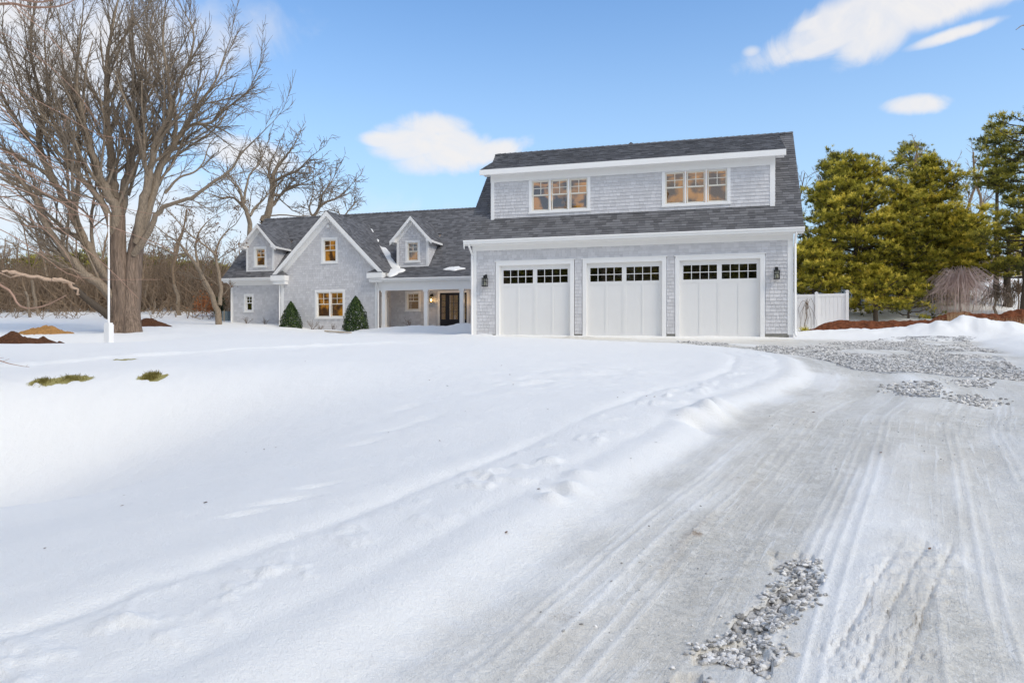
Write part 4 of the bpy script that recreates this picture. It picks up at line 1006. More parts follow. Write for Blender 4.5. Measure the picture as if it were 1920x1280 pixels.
def scatter_stones(name, pts, rads, base, label, sink=.35, flat=.6):
    bv, bf = base; rs = np.random.RandomState(11); n = len(pts); P = np.array(pts); R = np.array(rads)
    k = len(bv); V = np.repeat(bv[None], n, 0)*(1+rs.uniform(-.22, .22, (n, k, 1)))
    V = V*np.stack([rs.uniform(.8, 1.45, n), rs.uniform(.65, 1.1, n), rs.uniform(.45, .8, n)*flat/.6], -1)[:, None]
    an = rs.uniform(0, 6.28, n); c, s = np.cos(an)[:, None], np.sin(an)[:, None]
    X = V[..., 0]*c-V[..., 1]*s; Y = V[..., 0]*s+V[..., 1]*c; tl = rs.uniform(-.35, .35, n)[:, None]
    Z = V[..., 2]+X*tl
    V = np.stack([X, Y, Z], -1)*R[:, None, None]+P[:, None]+np.array([0, 0, 1])*(R*(.5-sink))[:, None, None]
    Fc = (bf[None]+(np.arange(n)*k)[:, None, None]).reshape(-1, 3)
    t = np.repeat(rs.rand(n)**1.0, len(bf))
    return mesh_obj(name, V.reshape(-1, 3), Fc, MT['stone'], None, (0, 0, 0), t, False, label=label, kind='stuff')
def sample_poly(poly, n, rs):
    p = np.array(poly); lo, hi = p.min(0), p.max(0); out = []
    while len(out) < n:
        q = rs.uniform(lo, hi, (n*2, 2)); m = inpoly(poly, q[:, 0], q[:, 1]); out += q[m].tolist()
    return np.array(out[:n])
rs = np.random.RandomState(5)
Q = []; Rr = []
for pl, n in zip(BARE, (420, 380, 640, 230)):
    q = sample_poly(pl, n, rs); Q.append(q); Rr.append(rs.uniform(0, 1, n)**1.8*.0135+.0045)
q = np.concatenate(Q)
# stragglers frozen at the rim
k = rs.choice(len(q), 260); q2_ = q[k]+rs.normal(0, .05, (260, 2)); q = np.concatenate([q, q2_]); q = q+rs.normal(0, .022, q.shape); Rr.append(rs.uniform(.006, .014, 260))
x = q[:, 0]*cs-q[:, 1]*sn; y = q[:, 0]*sn+q[:, 1]*cs; R_ = np.concatenate(Rr)
kp = fbm(x*4.5, y*4.5, 3)+rs.normal(0, .12, len(x)) > -.12; x, y, R_ = x[kp], y[kp], R_[kp]; z = fields(x, y)[0]
scatter_stones('gravel', np.stack([x, y, z+.006], 1), R_, ico2(), 'pale rounded pebbles showing through a gap in the ice', sink=.62)
# open gravel in front of the garage and to its right
q = sample_poly(GFIELD, 26000, rs); x = q[:, 0]*cs-q[:, 1]*sn; y = q[:, 0]*sn+q[:, 1]*cs
z, m1, m2 = fields(x, y); keep = (m1[2]+.35*fbm(x*1.6, y*1.6, 3) > .50) & (y < 26.3)
x, y, z, b_ = x[keep], y[keep], z[keep], q[keep, 1]
qs = np.concatenate([sample_poly(pl, 260, rs)+rs.normal(0, .12, (260, 2)) for pl in SIDEB]); xs = qs[:, 0]*cs-qs[:, 1]*sn; ys = qs[:, 0]*sn+qs[:, 1]*cs; zs = fields(xs, ys)[0]
x = np.concatenate([x, xs]); y = np.concatenate([y, ys]); z = np.concatenate([z, zs])
# scattered crumbs along the drive
qd = np.stack([rs.uniform(-1, 9, 4000), rs.uniform(3.2, 22, 4000)], 1); s_, _ = sdist(EDGE, qd[:, 0], qd[:, 1]); cl = fbm(qd[:, 0]*.8, qd[:, 1]*.8, 3) > .18
qd = qd[(s_ > .5) & cl][:700]; xd = qd[:, 0]*cs-qd[:, 1]*sn; yd = qd[:, 0]*sn+qd[:, 1]*cs; zd = fields(xd, yd)[0]
rr = np.concatenate([rs.uniform(.016, .036, len(x)), rs.uniform(.004, .010, len(xd))])
scatter_stones('gravel', np.stack([np.append(x, xd), np.append(y, yd), np.append(z, zd)], 1), rr, ico(), 'grey crushed stone spread over the drive in front of the garage')

# ------------------------------------------------------------------ mounds
def mound(name, m, pts, nx=70, ny=36, rough=.08, sc_=2.0, label=None, cat=None, kind=None):
    """pts: (x, y, rx, ry, h) humps; a lumpy heap standing on the ground"""
    xs0 = min(p[0]-p[2]*1.5 for p in pts); xs1 = max(p[0]+p[2]*1.5 for p in pts); ys0 = min(p[1]-p[3]*1.5 for p in pts); ys1 = max(p[1]+p[3]*1.5 for p in pts)
    X, Y = np.meshgrid(np.linspace(xs0, xs1, nx), np.linspace(ys0, ys1, ny), indexing='ij'); hgt = np.zeros(X.shape)
    for (cx, cy, rx, ry, h) in pts: hgt = np.maximum(hgt, h*np.clip(1.15*np.exp(-(((X-cx)/rx)**2+((Y-cy)/ry)**2)*1.3)-.15, -.1, 2))
    hgt = hgt*(1+rough*3*fbm(X*sc_, Y*sc_, 4))+rough*fbm(X*sc_*2, Y*sc_*2, 3)*(hgt > .03)
    Z = fields(X.ravel(), Y.ravel())[0].reshape(X.shape)+hgt-.04
    V = np.stack([X.ravel(), Y.ravel(), Z.ravel()], 1); i = np.arange(nx-1)[:, None]; j = np.arange(ny-1)[None]
    Fq = np.stack([i*ny+j, (i+1)*ny+j, (i+1)*ny+j+1, i*ny+j+1], -1).reshape(-1, 4)
    kp = hgt.ravel()[Fq].max(1) > .02; Fq = Fq[kp]
    ids, inv = np.unique(Fq, return_inverse=True)
    return mesh_obj(name, V[ids], inv.reshape(-1, 4), m, None, None, None, False, label=label, cat=cat, kind=kind)
def cw(px, zc): d = cdir(px, 634)*zc; return d.x, d.y
a_, b_ = cw(20, 25.5), cw(-70, 25); c_ = cw(75, 26.5)
mound('mulch_pile', MT['mulch'], [(a_[0], a_[1], 1.3, 1.1, .62), (b_[0], b_[1], 1.8, 1.4, .95), (c_[0], c_[1], 1.3, .8, .40), (a_[0]+.9, a_[1]-.2, .9, .8, .50), (c_[0]+1.0, c_[1], .8, .6, .25)], 90, 46, .13, 2.6, label='long dark red-brown mulch heap at the left edge of the snowy lawn', cat='mulch pile')
a_ = cw(86, 30)
mound('mulch_pile', MT['mulcho'], [(a_[0], a_[1], .95, .9, .34), (a_[0]-.5, a_[1], .6, .6, .26)], 60, 36, .11, 4, label='small bright orange heap of wood chips behind the dark mulch', cat='mulch pile')
a_ = cw(278, 37); mound('mulch_pile', MT['mulch'], [(a_[0], a_[1], 1.2, .8, .45)], 40, 24, .08, 2.5, label='low brown brush heap right of the big bare tree', cat='mulch pile')

# ------------------------------------------------------------------ the great bare tree
def limb(T, pts_px, rad, P, lvl=0, zc=32, zo=(0, 0), nsp=None, Ln=None):
    if zc == 32: rad = [v*.72 for v in rad]
    n = len(pts_px); pts = []
    for i, (px, py) in enumerate(pts_px):
        z = zc+zo[0]+(zo[1]-zo[0])*i/(n-1); pts.append(C(px, py, z))
    p, r = rsmooth(pts, rad, 4)
    for i in range(1, len(p)-1): p[i] = p[i]+rv()*r[i]*.18
    T.add(p, r, 10 if rad[0] > .2 else 8)
    PP = dict(P)
    if nsp: PP['nc'] = [nsp]+P['nc'][1:]
    spawn(T, p, r, Ln or sum((p[i+1]-p[i]).length for i in range(len(p)-1)), lvl, PP)
    # the tip goes on as a leader
    d = (p[-1]-p[-2]).normalized(); grow(T, p[-1], d, 2.2, r[-1], 1, P)
ZB = 32
base = cw(232, ZB); bz = gz(*base)
bt = empty('bare_tree', (base[0], base[1], bz), label='huge bare many-stemmed tree at the left of the lawn', cat='tree')
random.seed(21)
Tk = MB()
def trunkpath(pts, rad, zc=ZB, sides=16):
    P_ = [C(px, py, zc+dz_) for px, py, dz_ in pts]; p, r = rsmooth(P_, rad, 5); vs = []
    T = MB(); T.tube(p, r, sides)
    return T
def fluted(paths):
    V = []; Fc = []; off = 0
    for pts, rad, sd in paths:
        P_ = [C(px, py, ZB+dz_) for px, py, dz_ in pts]; p, r = rsmooth(P_, rad, 6); n = len(p); k = 28
        ph = random.random()*6
        for i in range(n):
            d = (p[min(i+1, n-1)]-p[max(i-1, 0)]).normalized(); x = d.cross(Vector((0, 1, 0))).normalized(); y = d.cross(x)
            for j in range(k):
                t = 2*math.pi*j/k; f = 1+sd*(.55*math.sin(5*t+ph+i*.08)+.35*math.sin(9*t-ph*2+i*.15)+.3*math.sin(14*t+i*.3))
                V.append(tuple(p[i]+(x*math.cos(t)+y*math.sin(t))*r[i]*f))
        Fc += [(off+i*k+j, off+i*k+(j+1) % k, off+(i+1)*k+(j+1) % k, off+(i+1)*k+j) for i in range(n-1) for j in range(k)]; off += n*k
    return np.array(V), np.array(Fc)
V_, F_ = fluted([([(233, 648, 0), (233, 625, 0), (232, 600, 0), (231, 575, 0), (228, 545, 0), (224, 505, 0), (222, 460, 0), (223, 410, 0), (221, 372, 0)], [.86, .62, .48, .43, .40, .37, .32, .26, .16], .13),
                 ([(246, 640, -.2), (247, 610, -.2), (246, 580, 0), (248, 545, .1), (250, 500, .2), (256, 455, .2), (265, 415, .2), (272, 385, .2)], [.56, .40, .36, .35, .33, .29, .23, .14], .12),
                 ([(216, 640, -.1), (219, 615, -.1), (220, 585, 0), (216, 560, 0), (205, 545, 0)], [.42, .34, .33, .32, .28], .10)])
mesh_obj('trunk', V_, F_, MT['barkr'], bt, None, None, True)
T = Tubes()
PB = dict(n=[7, 6, 5, 4], up=.30, rmin=.0095, nc=[20, 13, 8], ang=(14, 44), lf=.44, max=3, w=.12, t0=.12, lmin=.3)
M2 = lambda L_: [(x/2.783, y/2.783) for x, y in L_]
limb(T, M2([(618, 1260), (600, 1100), (545, 980), (510, 900), (470, 760), (430, 620), (400, 420), (410, 250), (430, 100)]), [.30, .29, .26, .22, .18, .14, .10, .07, .04], PB, zo=(0, -2.0))
limb(T, M2([(622, 1200), (604, 1040), (582, 900), (572, 760), (560, 640), (556, 480), (560, 300), (585, 150), (620, -20)]), [.32, .30, .25, .22, .19, .16, .12, .08, .05], PB, zo=(0, 1.5))
limb(T, M2([(620, 1240), (640, 1060), (660, 930), (690, 830), (725, 700), (750, 580), (735, 440), (700, 300), (690, 120), (700, -40)]), [.30, .27, .22, .19, .16, .13, .10, .08, .06, .04], PB, zo=(0, 2.5))
limb(T, M2([(750, 570), (770, 640), (810, 720)][::-1])+[], [.10, .09, .08], PB, nsp=2)
limb(T, M2([(725, 1240), (755, 1030), (785, 880), (810, 740), (865, 640), (890, 560), (875, 400), (850, 230), (860, 60)]), [.30, .26, .20, .17, .14, .11, .09, .07, .04], PB, zo=(0, -1.5))
limb(T, M2([(715, 1270), (775, 1080), (830, 900), (880, 800), (930, 720), (985, 640), (1040, 540), (1120, 430), (1190, 240)]), [.30, .28, .22, .19, .16, .12, .09, .06, .03], PB, zo=(0, 1.0))
limb(T, M2([(905, 760), (918, 640), (905, 540), (935, 420), (990, 310), (1010, 170), (960, 60)]), [.15, .12, .10, .09, .07, .05, .03], PB, zo=(.5, -1.5))
limb(T, M2([(940, 700), (1010, 650), (1100, 640), (1190, 560), (1290, 480), (1330, 400)]), [.12, .10, .08, .06, .04, .025], PB, zo=(.7, -1.0))
limb(T, M2([(700, 1330), (770, 1220), (830, 1100), (905, 1060), (1000, 1030), (1100, 960), (1200, 890), (1260, 800), (1330, 730), (1410, 650)]), [.22, .18, .15, .12, .11, .095, .075, .055, .035, .02], PB, zo=(0, -2), nsp=8, Ln=5)
limb(T, M2([(860, 1010), (930, 930), (1010, 900), (1060, 850), (1090, 760), (1150, 690)]), [.09, .07, .06, .045, .03, .02], PB, nsp=6, Ln=4)
L1 = lambda L_: [(x/3.764, 360+y/3.764) for x, y in L_]
limb(T, L1([(830, 800), (760, 700), (650, 615), (560, 540), (470, 440), (370, 310), (290, 170), (260, 60)])+[(50, 352), (22, 320), (-20, 290)], [.34, .29, .25, .23, .21, .19, .165, .14, .11, .08, .05], PB, zo=(0, -3))
limb(T, L1([(790, 640), (700, 530), (620, 390), (560, 260), (480, 100)])+M2([(280, 950), (215, 800), (205, 690), (225, 560), (190, 430), (165, 300), (160, 140), (190, 20)]), [.28, .27, .25, .23, .20, .19, .17, .14, .11, .09, .07, .055, .04], PB, zo=(0, -2))
limb(T, M2([(205, 740), (140, 690), (60, 600), (0, 520), (-60, 400)]), [.11, .09, .07, .05, .03], PB, zo=(-1.5, -3))
limb(T, M2([(280, 950), (200, 880), (110, 820), (30, 780), (-60, 700)]), [.10, .08, .07, .05, .03], PB, zo=(-1, -3))
limb(T, L1([(600, 350), (540, 305), (440, 285), (370, 240), (330, 180), (270, 130)]), [.12, .10, .09, .085, .08, .07], PB, nsp=3, Ln=3)
limb(T, M2([(605, 1270), (560, 1110), (480, 990), (380, 870), (330, 740), (280, 640), (250, 480), (240, 330), (230, 180)]), [.24, .20, .17, .14, .11, .09, .07, .055, .035], PB, zo=(0, -2.5))
limb(T, M2([(380, 870), (290, 780), (200, 640), (110, 480), (60, 330), (20, 200)]), [.10, .085, .07, .055, .04, .03], PB, zo=(-1, -3))
limb(T, M2([(500, 850), (450, 740), (380, 560), (330, 400), (320, 200), (300, 60)]), [.09, .08, .07, .055, .04, .03], PB, zo=(1, 2))
limb(T, M2([(670, 1020), (740, 760), (755, 560), (830, 380), (780, 200), (760, 60)]), [.10, .09, .08, .06, .045, .03], PB, zo=(1, 3))
T.build('crown', MT['bark'], bt)
# broken limb hanging out to the left
M4 = lambda L_: [(x/4.0, 380+y/4.0) for x, y in L_]
p, r = rsmooth([C(x, y, z) for (x, y), z in zip(M4([(815, 850), (740, 790), (640, 715), (590, 665), (540, 615)]), (31.5, 31, 30.5, 30.2, 30))], [.17, .15, .13, .12, .10], 3)
MB().tube(p, r, 9).build('broken_limb', MT['barkd'], bt, smooth_=True)
random.seed(5); p, r = rsmooth([C(x, y, z) for (x, y), z in zip(M4([(610, 690), (560, 640), (500, 595), (440, 580), (370, 572), (280, 560), (180, 540), (90, 530), (10, 515)]), (30.2, 30, 29.8, 29.5, 29.3, 29, 28.7, 28.4, 28.2))], [.04, .06, .07, .07, .07, .065, .08, .07, .04], 3)
p = [q_+rv()*.035 for q_ in p]; r = [v*random.uniform(.75, 1.2) for v in r]
MB().tube(p, r, 7).tube([C(150/4, 380+540/4, 28.6), C(110/4, 380+548/4, 28.5), C(80/4, 380+560/4, 28.5), C(0, 380+525/4, 28.3)], [.05, .045, .03, .02], 5).tube([C(400/4, 380+575/4, 29.3), C(480/4, 380+583/4, 29.6), C(560/4, 380+608/4, 29.8)], [.08, .06, .02], 5).build('splintered_limb', MT['pale'], bt, label='pale splintered end of the broken limb')

# ------------------------------------------------------------------ generic bare tree builders
def bare_proto(seed, height, r0, P, lean=0, split=.3, stems=1, spread=.35, mat_='bark'):
    """returns (trunk arrays, crown arrays) standing at the origin"""
    random.seed(seed); T = Tubes(); Tt = Tubes(); hs_ = height*split
    pts = [Vector((0, 0, -.4))]; n = 6
    for i in range(1, n+1): pts.append(Vector((lean*i/n+random.gauss(0, .05), random.gauss(0, .05), -.4+(hs_+.4)*i/n)))
    rad = [r0*1.25]+[r0*(1-.25*i/n) for i in range(1, n+1)]; Tt.add(pts, rad, 8)
    for k in range(stems):
        az = random.random()*6.28 if stems > 1 else 0; sp = spread*random.uniform(.5, 1.2) if stems > 1 else .05
        d = Vector((math.cos(az)*sp, math.sin(az)*sp, 1)).normalized(); grow(T, pts[-1], d, (height-hs_)*random.uniform(.75, 1), rad[-1]*(.9 if stems == 1 else .62), 0, P)
    return Tt, T
def place_bare(proto, name, x, y, label, group=None, rz=0, s=1, m='twigw', mt='bark', hide=None):
    key = id(proto)
    z = gz(x, y)
    root = empty(name, (x, y, z), label=label, cat='tree', group=group); root.rotation_euler = (0, 0, rz); root.scale = (s, s, s)
    if not hasattr(proto[0], 'obs'):
        a = proto[0].build('trunk', MT[mt], None, origin=(0, 0, 0)); b = proto[1].build('crown', MT[m], None, origin=(0, 0, 0)); proto[0].obs = (a, b)
        a.parent = root; b.parent = root
    else:
        for o in proto[0].obs:
            c = o.copy(); COL.objects.link(c); c.parent = root
    return root
PW = dict(n=[6, 5, 4, 4], up=.22, rmin=.016, nc=[10, 6, 4], ang=(25, 60), lf=.42, max=3, w=.2, t0=.05, lmin=.25)
protos = [bare_proto(30+i, h, r, PW, lean=l, split=sp, stems=st, spread=.5) for i, (h, r, l, sp, st) in enumerate([(8.5, .15, .3, .25, 1), (7.5, .12, -.5, .3, 2), (9.5, .17, .2, .35, 1), (6.0, .08, .4, .15, 3), (5.0, .07, 0, .1, 4)])]
random.seed(99)
kinds = ['slender grey-brown bare tree', 'crooked bare tree', 'straight-trunked bare tree', 'many-stemmed bare sapling', 'low bushy bare sapling']
# woods behind the lawn at the left
wood = []
for i in range(62):
    for tr in range(30):
        px = random.uniform(-120, 440); zc = random.uniform(44, 78)
        x, y = cw(px, zc)
        if all((x-a)**2+(y-b)**2 > 5 for a, b in wood): break
    wood.append((x, y)); k = random.choice([0, 0, 1, 2, 3, 3, 4, 4, 1])
    place_bare(protos[k], 'woodland_tree', x, y, kinds[k]+' in the snowy woods beyond the left lawn', 'bare trees in the woods beyond the lawn, '+kinds[k], random.random()*6.28, random.uniform(.65, 1.0))
# right side, behind the pines
for px, zc, k, s, lb in ((1525, 47, 1, 1.0, 'thin bare tree standing just right of the garage roof'), (1560, 60, 0, .95, 'faint bare treetop over the dark pine right of the roof'), (1660, 62, 0, 1.0, 'bare treetop between the two tall pine crowns'),
                         (1705, 52, 2, 1.02, 'brownish bare tree rising behind the middle pines'), (1760, 58, 0, 1.05, 'bare tree with fine grey twigs right of the tallest middle pine'),
                         (1800, 55, 2, 1.0, 'tall bare tree between the middle pine and the right edge pine'), (1845, 50, 2, .98, 'slim bare trunk just left of the right edge pine'), (1830, 64, 1, 1.0, 'distant bare tree behind the slim trunk at the right'), (1905, 60, 0, 1.0, 'bare tree behind the right edge pine')):
    x, y = cw(px, zc); place_bare(protos[k], 'bare_tree', x, y, lb, None, random.random()*6, s)
# brush that fills the woods' understorey, past telling apart
random.seed(4); T = Tubes()
for i in range(9000):
    px = random.uniform(-160, 430); zc = random.uniform(49, 82); d = cdir(px, 634)*zc; p = Vector((d.x, d.y, 0)); p.z = 0
    T_pts = None
    wood.append(None) if False else None
    h = random.uniform(2.2, 4.4)*(.72+.5*float(vnoise(px*.03, 5.0))); dr_ = (rv()*.35+Vector((0, 0, 1))).normalized()
    pts = [p]; 
    for q_ in range(4): dr_ = (dr_+rv()*.28).normalized(); pts.append(pts[-1]+dr_*h/4)
    T.add(pts, [random.uniform(.03, .05), .03, .026, .022, .012], 3)
V_, F_ = T.arrays(); bx_ = V_.reshape(-1, 15, 3); zz = fields(bx_[:, 0, 0], bx_[:, 0, 1])[0]; bx_[:, :, 2] += zz[:, None]-.1
mesh_obj('brushwood', V_, F_, MT['twigw'], None, None, None, False, label='dense grey-brown brush in the woods beyond the lawn', kind='stuff')
# light twiggy scrub right behind the lawn edge and at the slope on the right
def scrub(name, n, pxr, zr, hr, m, label, kind='stuff', seed=1):
    random.seed(seed); T = Tubes(); 
    for i in range(n):
        px = random.uniform(*pxr); zc = random.uniform(*zr); d = cdir(px, 634)*zc; p = Vector((d.x, d.y, 0)); h = random.uniform(*hr)
        for k in range(3):
            dr_ = (rv()*.5+Vector((0, 0, 1))).normalized(); pts = [p]
            for q_ in range(4): dr_ = (dr_+rv()*.3).normalized(); pts.append(pts[-1]+dr_*h/4)
            T.add(pts, [.018, .016, .013, .011, .008], 3)
    V_, F_ = T.arrays(); b_ = V_.reshape(-1, 15, 3); zz = fields(b_[:, 0, 0], b_[:, 0, 1])[0]; b_[:, :, 2] += zz[:, None]-.05
    mesh_obj(name, V_, F_, MT[m], None, None, None, False, label=label, kind=kind)
scrub('scrub', 230, (-60, 435), (44, 62), (1.2, 3.4), 'twigw', 'thin leafless scrub at the foot of the woods')
scrub('scrub', 200, (1690, 1960), (46, 60), (.6, 2.2), 'twigr', 'thin reddish scrub on the snowy slope at the right', seed=2)

# trees behind and beside the wing, traced limbs
def traced(name, label, limbs, zc, P, basepx, trunk, m='bark', seed=3, mt='bark', scr=1.0):
    random.seed(seed); d = cdir(basepx, 634)*zc; z = gz(d.x, d.y); root = empty(name, (d.x, d.y, z), label=label, cat='tree')
    tp, tr = rsmooth([Vector((d.x, d.y, z-.3))]+[C(px, py, zc) for px, py in trunk[0]], trunk[1], 4)
    MB().tube(tp, tr, 9).build('trunk', MT[mt], root, smooth_=True)
    T = Tubes()
    for pts, rad, zo, nsp, Ln in limbs: limb(T, pts, rad, P, zc=zc, zo=zo, nsp=nsp, Ln=Ln)
    T.build('crown', MT[m], root); return root
MB_ = lambda L_: [(380+x/5.647, 240+y/5.647) for x, y in L_]
PT = dict(n=[6, 6, 5, 4], up=.22, rmin=.019, nc=[8, 7, 5], ang=(22, 58), lf=.5, max=3, w=.2, t0=.12, lmin=.3)
traced('bare_tree', 'bare twin-limbed tree behind the left end of the wing roof',
       [(MB_([(500, 1060), (470, 900), (420, 780), (390, 650), (300, 560), (230, 480)]), [.16, .13, .10, .08, .05, .03], (0, -1), 9, 6),
        (MB_([(500, 930), (560, 840), (640, 760), (690, 700)]), [.10, .08, .06, .04], (0, 1), 6, 4),
        (MB_([(440, 800), (450, 680), (500, 500), (560, 420), (620, 330), (660, 250)]), [.09, .08, .06, .05, .035, .02], (0, 1), 8, 5),
        (MB_([(450, 870), (330, 740), (200, 740), (90, 700)]), [.08, .07, .05, .03], (0, -1), 7, 5)], 48, PT, 469, (MB_([(505, 1200), (500, 1060)]), [.24, .22, .16]), seed=8)
traced('bare_tree', 'bare tree with a heavy leaning trunk behind the wing roof',
       [(MB_([(640, 990), (700, 880), (735, 740), (735, 600), (750, 500), (800, 400), (880, 300), (960, 200)]), [.26, .24, .20, .18, .15, .11, .08, .04], (0, 0), 14, 7),
        (MB_([(740, 700), (820, 710), (900, 640), (1000, 600), (1200, 600)]), [.11, .10, .08, .06, .03], (0, 1), 10, 5),
        (MB_([(750, 560), (880, 500), (1000, 450), (1080, 380), (1150, 300)]), [.11, .10, .08, .06, .03], (0, -1), 10, 5),
        (MB_([(700, 880), (780, 780), (850, 680), (950, 640), (1150, 540)]), [.08, .08, .07, .05, .03], (0, 1), 9, 5),
        (MB_([(735, 640), (700, 480), (720, 360), (780, 250)]), [.09, .07, .05, .03], (0, 1), 8, 5),
        (MB_([(700, 930), (850, 920), (1000, 935), (1130, 925)]), [.05, .045, .04, .03], (0, 1), 1, 1)], 50, PT, 488, (MB_([(600, 1150), (640, 990)]), [.34, .30, .26]), seed=9)
traced('bare_tree', 'smaller bare tree behind the wing ridge left of the gable peak',
       [(MB_([(1170, 950), (1240, 840), (1320, 780), (1420, 740), (1530, 650)]), [.12, .10, .08, .06, .03], (0, 0), 10, 5),
        (MB_([(1240, 840), (1260, 720), (1330, 620), (1390, 520)]), [.08, .06, .05, .03], (0, 1), 9, 5),
        (MB_([(1170, 950), (1130, 860), (1150, 760), (1180, 640)]), [.08, .06, .04, .02], (0, 0), 8, 4)], 52, PT, 585, (MB_([(1150, 1100), (1170, 950)]), [.2, .17, .12]), seed=10)
traced('bare_tree', 'top of a small bare tree showing over the ridge right of the gable peak',
       [(MB_([(1480, 960), (1540, 880), (1590, 820), (1610, 780)]), [.07, .05, .04, .02], (0, 0), 8, 4), (MB_([(1480, 960), (1440, 900), (1400, 880)]), [.05, .04, .02], (0, 0), 6, 3)], 54, PT, 640, (MB_([(1480, 1100), (1480, 960)]), [.12, .1, .07]), seed=12)
PT2 = dict(PT); PT2['ends'] = []; PT2['rmin'] = .014; PT2['nc'] = [6, 5, 4]
le = traced('bare_tree', 'gnarled small tree with curled brown leaves between the big tree and the house',
       [(L1([(1540, 860), (1500, 740), (1410, 560), (1320, 430), (1250, 350), (1170, 300)]), [.17, .13, .10, .08, .05, .03], (0, -1), 8, 4),
        (L1([(1550, 800), (1560, 700), (1540, 560), (1520, 430), (1560, 330), (1620, 260)]), [.13, .11, .09, .07, .05, .03], (0, 1), 8, 4),
        (L1([(1400, 540), (1380, 380), (1420, 260), (1500, 180)]), [.07, .06, .04, .02], (0, 1), 8, 4),
        (L1([(1320, 430), (1230, 440), (1160, 400), (1090, 380)]), [.06, .05, .03, .02], (0, 0), 7, 3),
        (L1([(1530, 450), (1450, 380), (1330, 290), (1250, 200), (1180, 130)]), [.06, .05, .04, .03, .02], (0, 0), 8, 4)], 40, PT2, 409, (L1([(1545, 960), (1540, 860)]), [.22, .19, .17]), seed=14)
random.seed(3); lf_ = MB()
for p, d in random.sample(PT2['ends'], min(520, len(PT2['ends']))):
    for k in range(random.choice([1, 2, 3])):
        q_ = p+rv()*.07; a = rv().normalized()*.07; b = rv().normalized()*.05; lf_.add([q_-a, q_+b, q_+a, q_-b*.4+Vector((0, 0, -.03))], [(0, 1, 2), (0, 2, 3)], random.random())
o = lf_.build('leaves', MT['leafdead'], le, kind='stuff')

# willow-like tree whose thin shoots reach in from the left, trunk outside the picture
random.seed(31); d = cdir(-420, 634)*14; zt_ = gz(d.x, d.y); ft = empty('overhanging_tree', (d.x, d.y, zt_), label='nearer bare tree whose long thin reddish shoots reach in from the left edge', cat='tree')
MB().tube([Vector((d.x, d.y, zt_-.3)), Vector((d.x, d.y, zt_+1.5)), C(-400, 400, 14), C(-380, 100, 14)], [.32, .25, .2, .14], 10).build('trunk', MT['barkr'], ft, smooth_=True)
PS = dict(n=[6, 5, 4], up=.0, rmin=.0038, nc=[7, 5], ang=(10, 46), lf=.36, max=2, w=.10, t0=.15, lmin=.12)
T = Tubes()
def shoot(pts, r0, nsp=5, zc=(14, 13), Ln=None, P=PS):
    n = len(pts); P_ = [C(px, py, zc[0]+(zc[1]-zc[0])*i/(n-1)) for i, (px, py) in enumerate(pts)]; p, r = rsmooth(P_, [r0*(1-.75*i/(n-1)) for i in range(n)], 4)
    T.add(p, r, 6); PP = dict(P); PP['nc'] = [nsp]+P['nc'][1:]; spawn(T, p, r, Ln or 1.6, 0, PP)
org = (-400, 330)
for e in [((-200, 260), (0, 255), (120, 330), (200, 372)), ((-150, 300), (0, 305), (110, 350), (215, 395)), ((-200, 240), (-40, 150), (90, 200), (180, 250), (250, 262)), ((-200, 330), (0, 345), (90, 375), (190, 383), (300, 405)),
          ((-150, 350), (0, 368), (120, 400), (235, 405)), ((-200, 380), (-30, 400), (60, 425), (200, 428)), ((-200, 200), (-40, 60), (60, 100), (140, 170), (190, 240)), ((-150, 280), (20, 288), (130, 300), (250, 330)),
          ((-200, 310), (0, 322), (80, 360), (170, 410), (250, 440), (330, 470)), ((-200, 360), (-10, 385), (70, 420), (120, 470), (140, 510)), ((-200, 220), (-60, 130), (0, 200), (80, 290), (150, 340), (230, 360)),
          ((-200, 400), (-60, 410), (20, 440), (80, 480), (150, 520), (300, 524)), ((-200, 300), (-20, 335), (100, 420), (200, 500), (260, 560)), ((-200, 100), (-40, -10), (60, 40), (130, 110)), ((-150, 290), (0, 280), (60, 330), (160, 400), (190, 460))]:
    shoot([org]+list(e), random.uniform(.011, .019), random.choice([7, 9, 11]), (14, random.uniform(11.5, 15)))
for e in [((-150, 40), (0, 8), (60, 14), (110, 12), (140, 0)), ((-150, 10), (0, -4), (80, 4), (150, -20))]: shoot([(-390, 150)]+list(e), .035, 5, (14, 12.5))
shoot([(-400, 480), (-150, 500), (0, 534), (38, 574), (80, 574), (125, 553)], .03, 3, (14, 12.5), .8)
shoot([(-100, 640), (0, 676), (30, 684), (55, 688)], .012, 4, (13.4, 13), .5)
T.build('shoots', MT['twigr'], ft)
# a few nearer twigs at the right edge, from a tree outside the picture
random.seed(41); d = cdir(2250, 634)*13; zt_ = gz(d.x, d.y); ft = empty('overhanging_tree', (d.x, d.y, zt_), label='bare tree outside the right edge, only two or three twig tips showing', cat='tree')
MB().tube([Vector((d.x, d.y, zt_-.3)), Vector((d.x, d.y, zt_+2)), C(2200, 100, 13), C(2150, -300, 13)], [.22, .18, .13, .08], 9).build('trunk', MT['bark'], ft, smooth_=True)
T = Tubes()
for e in [((2100, 120), (1980, 70), (1925, 48), (1905, 56)), ((2100, 150), (1990, 110), (1935, 98), (1916, 92)), ((2000, -120), (1900, -60), (1840, -18), (1820, 0))]: shoot([(2190, 150)]+list(e), .022, 3, (13, 12), .45)
T.build('twigs', MT['bark'], ft)
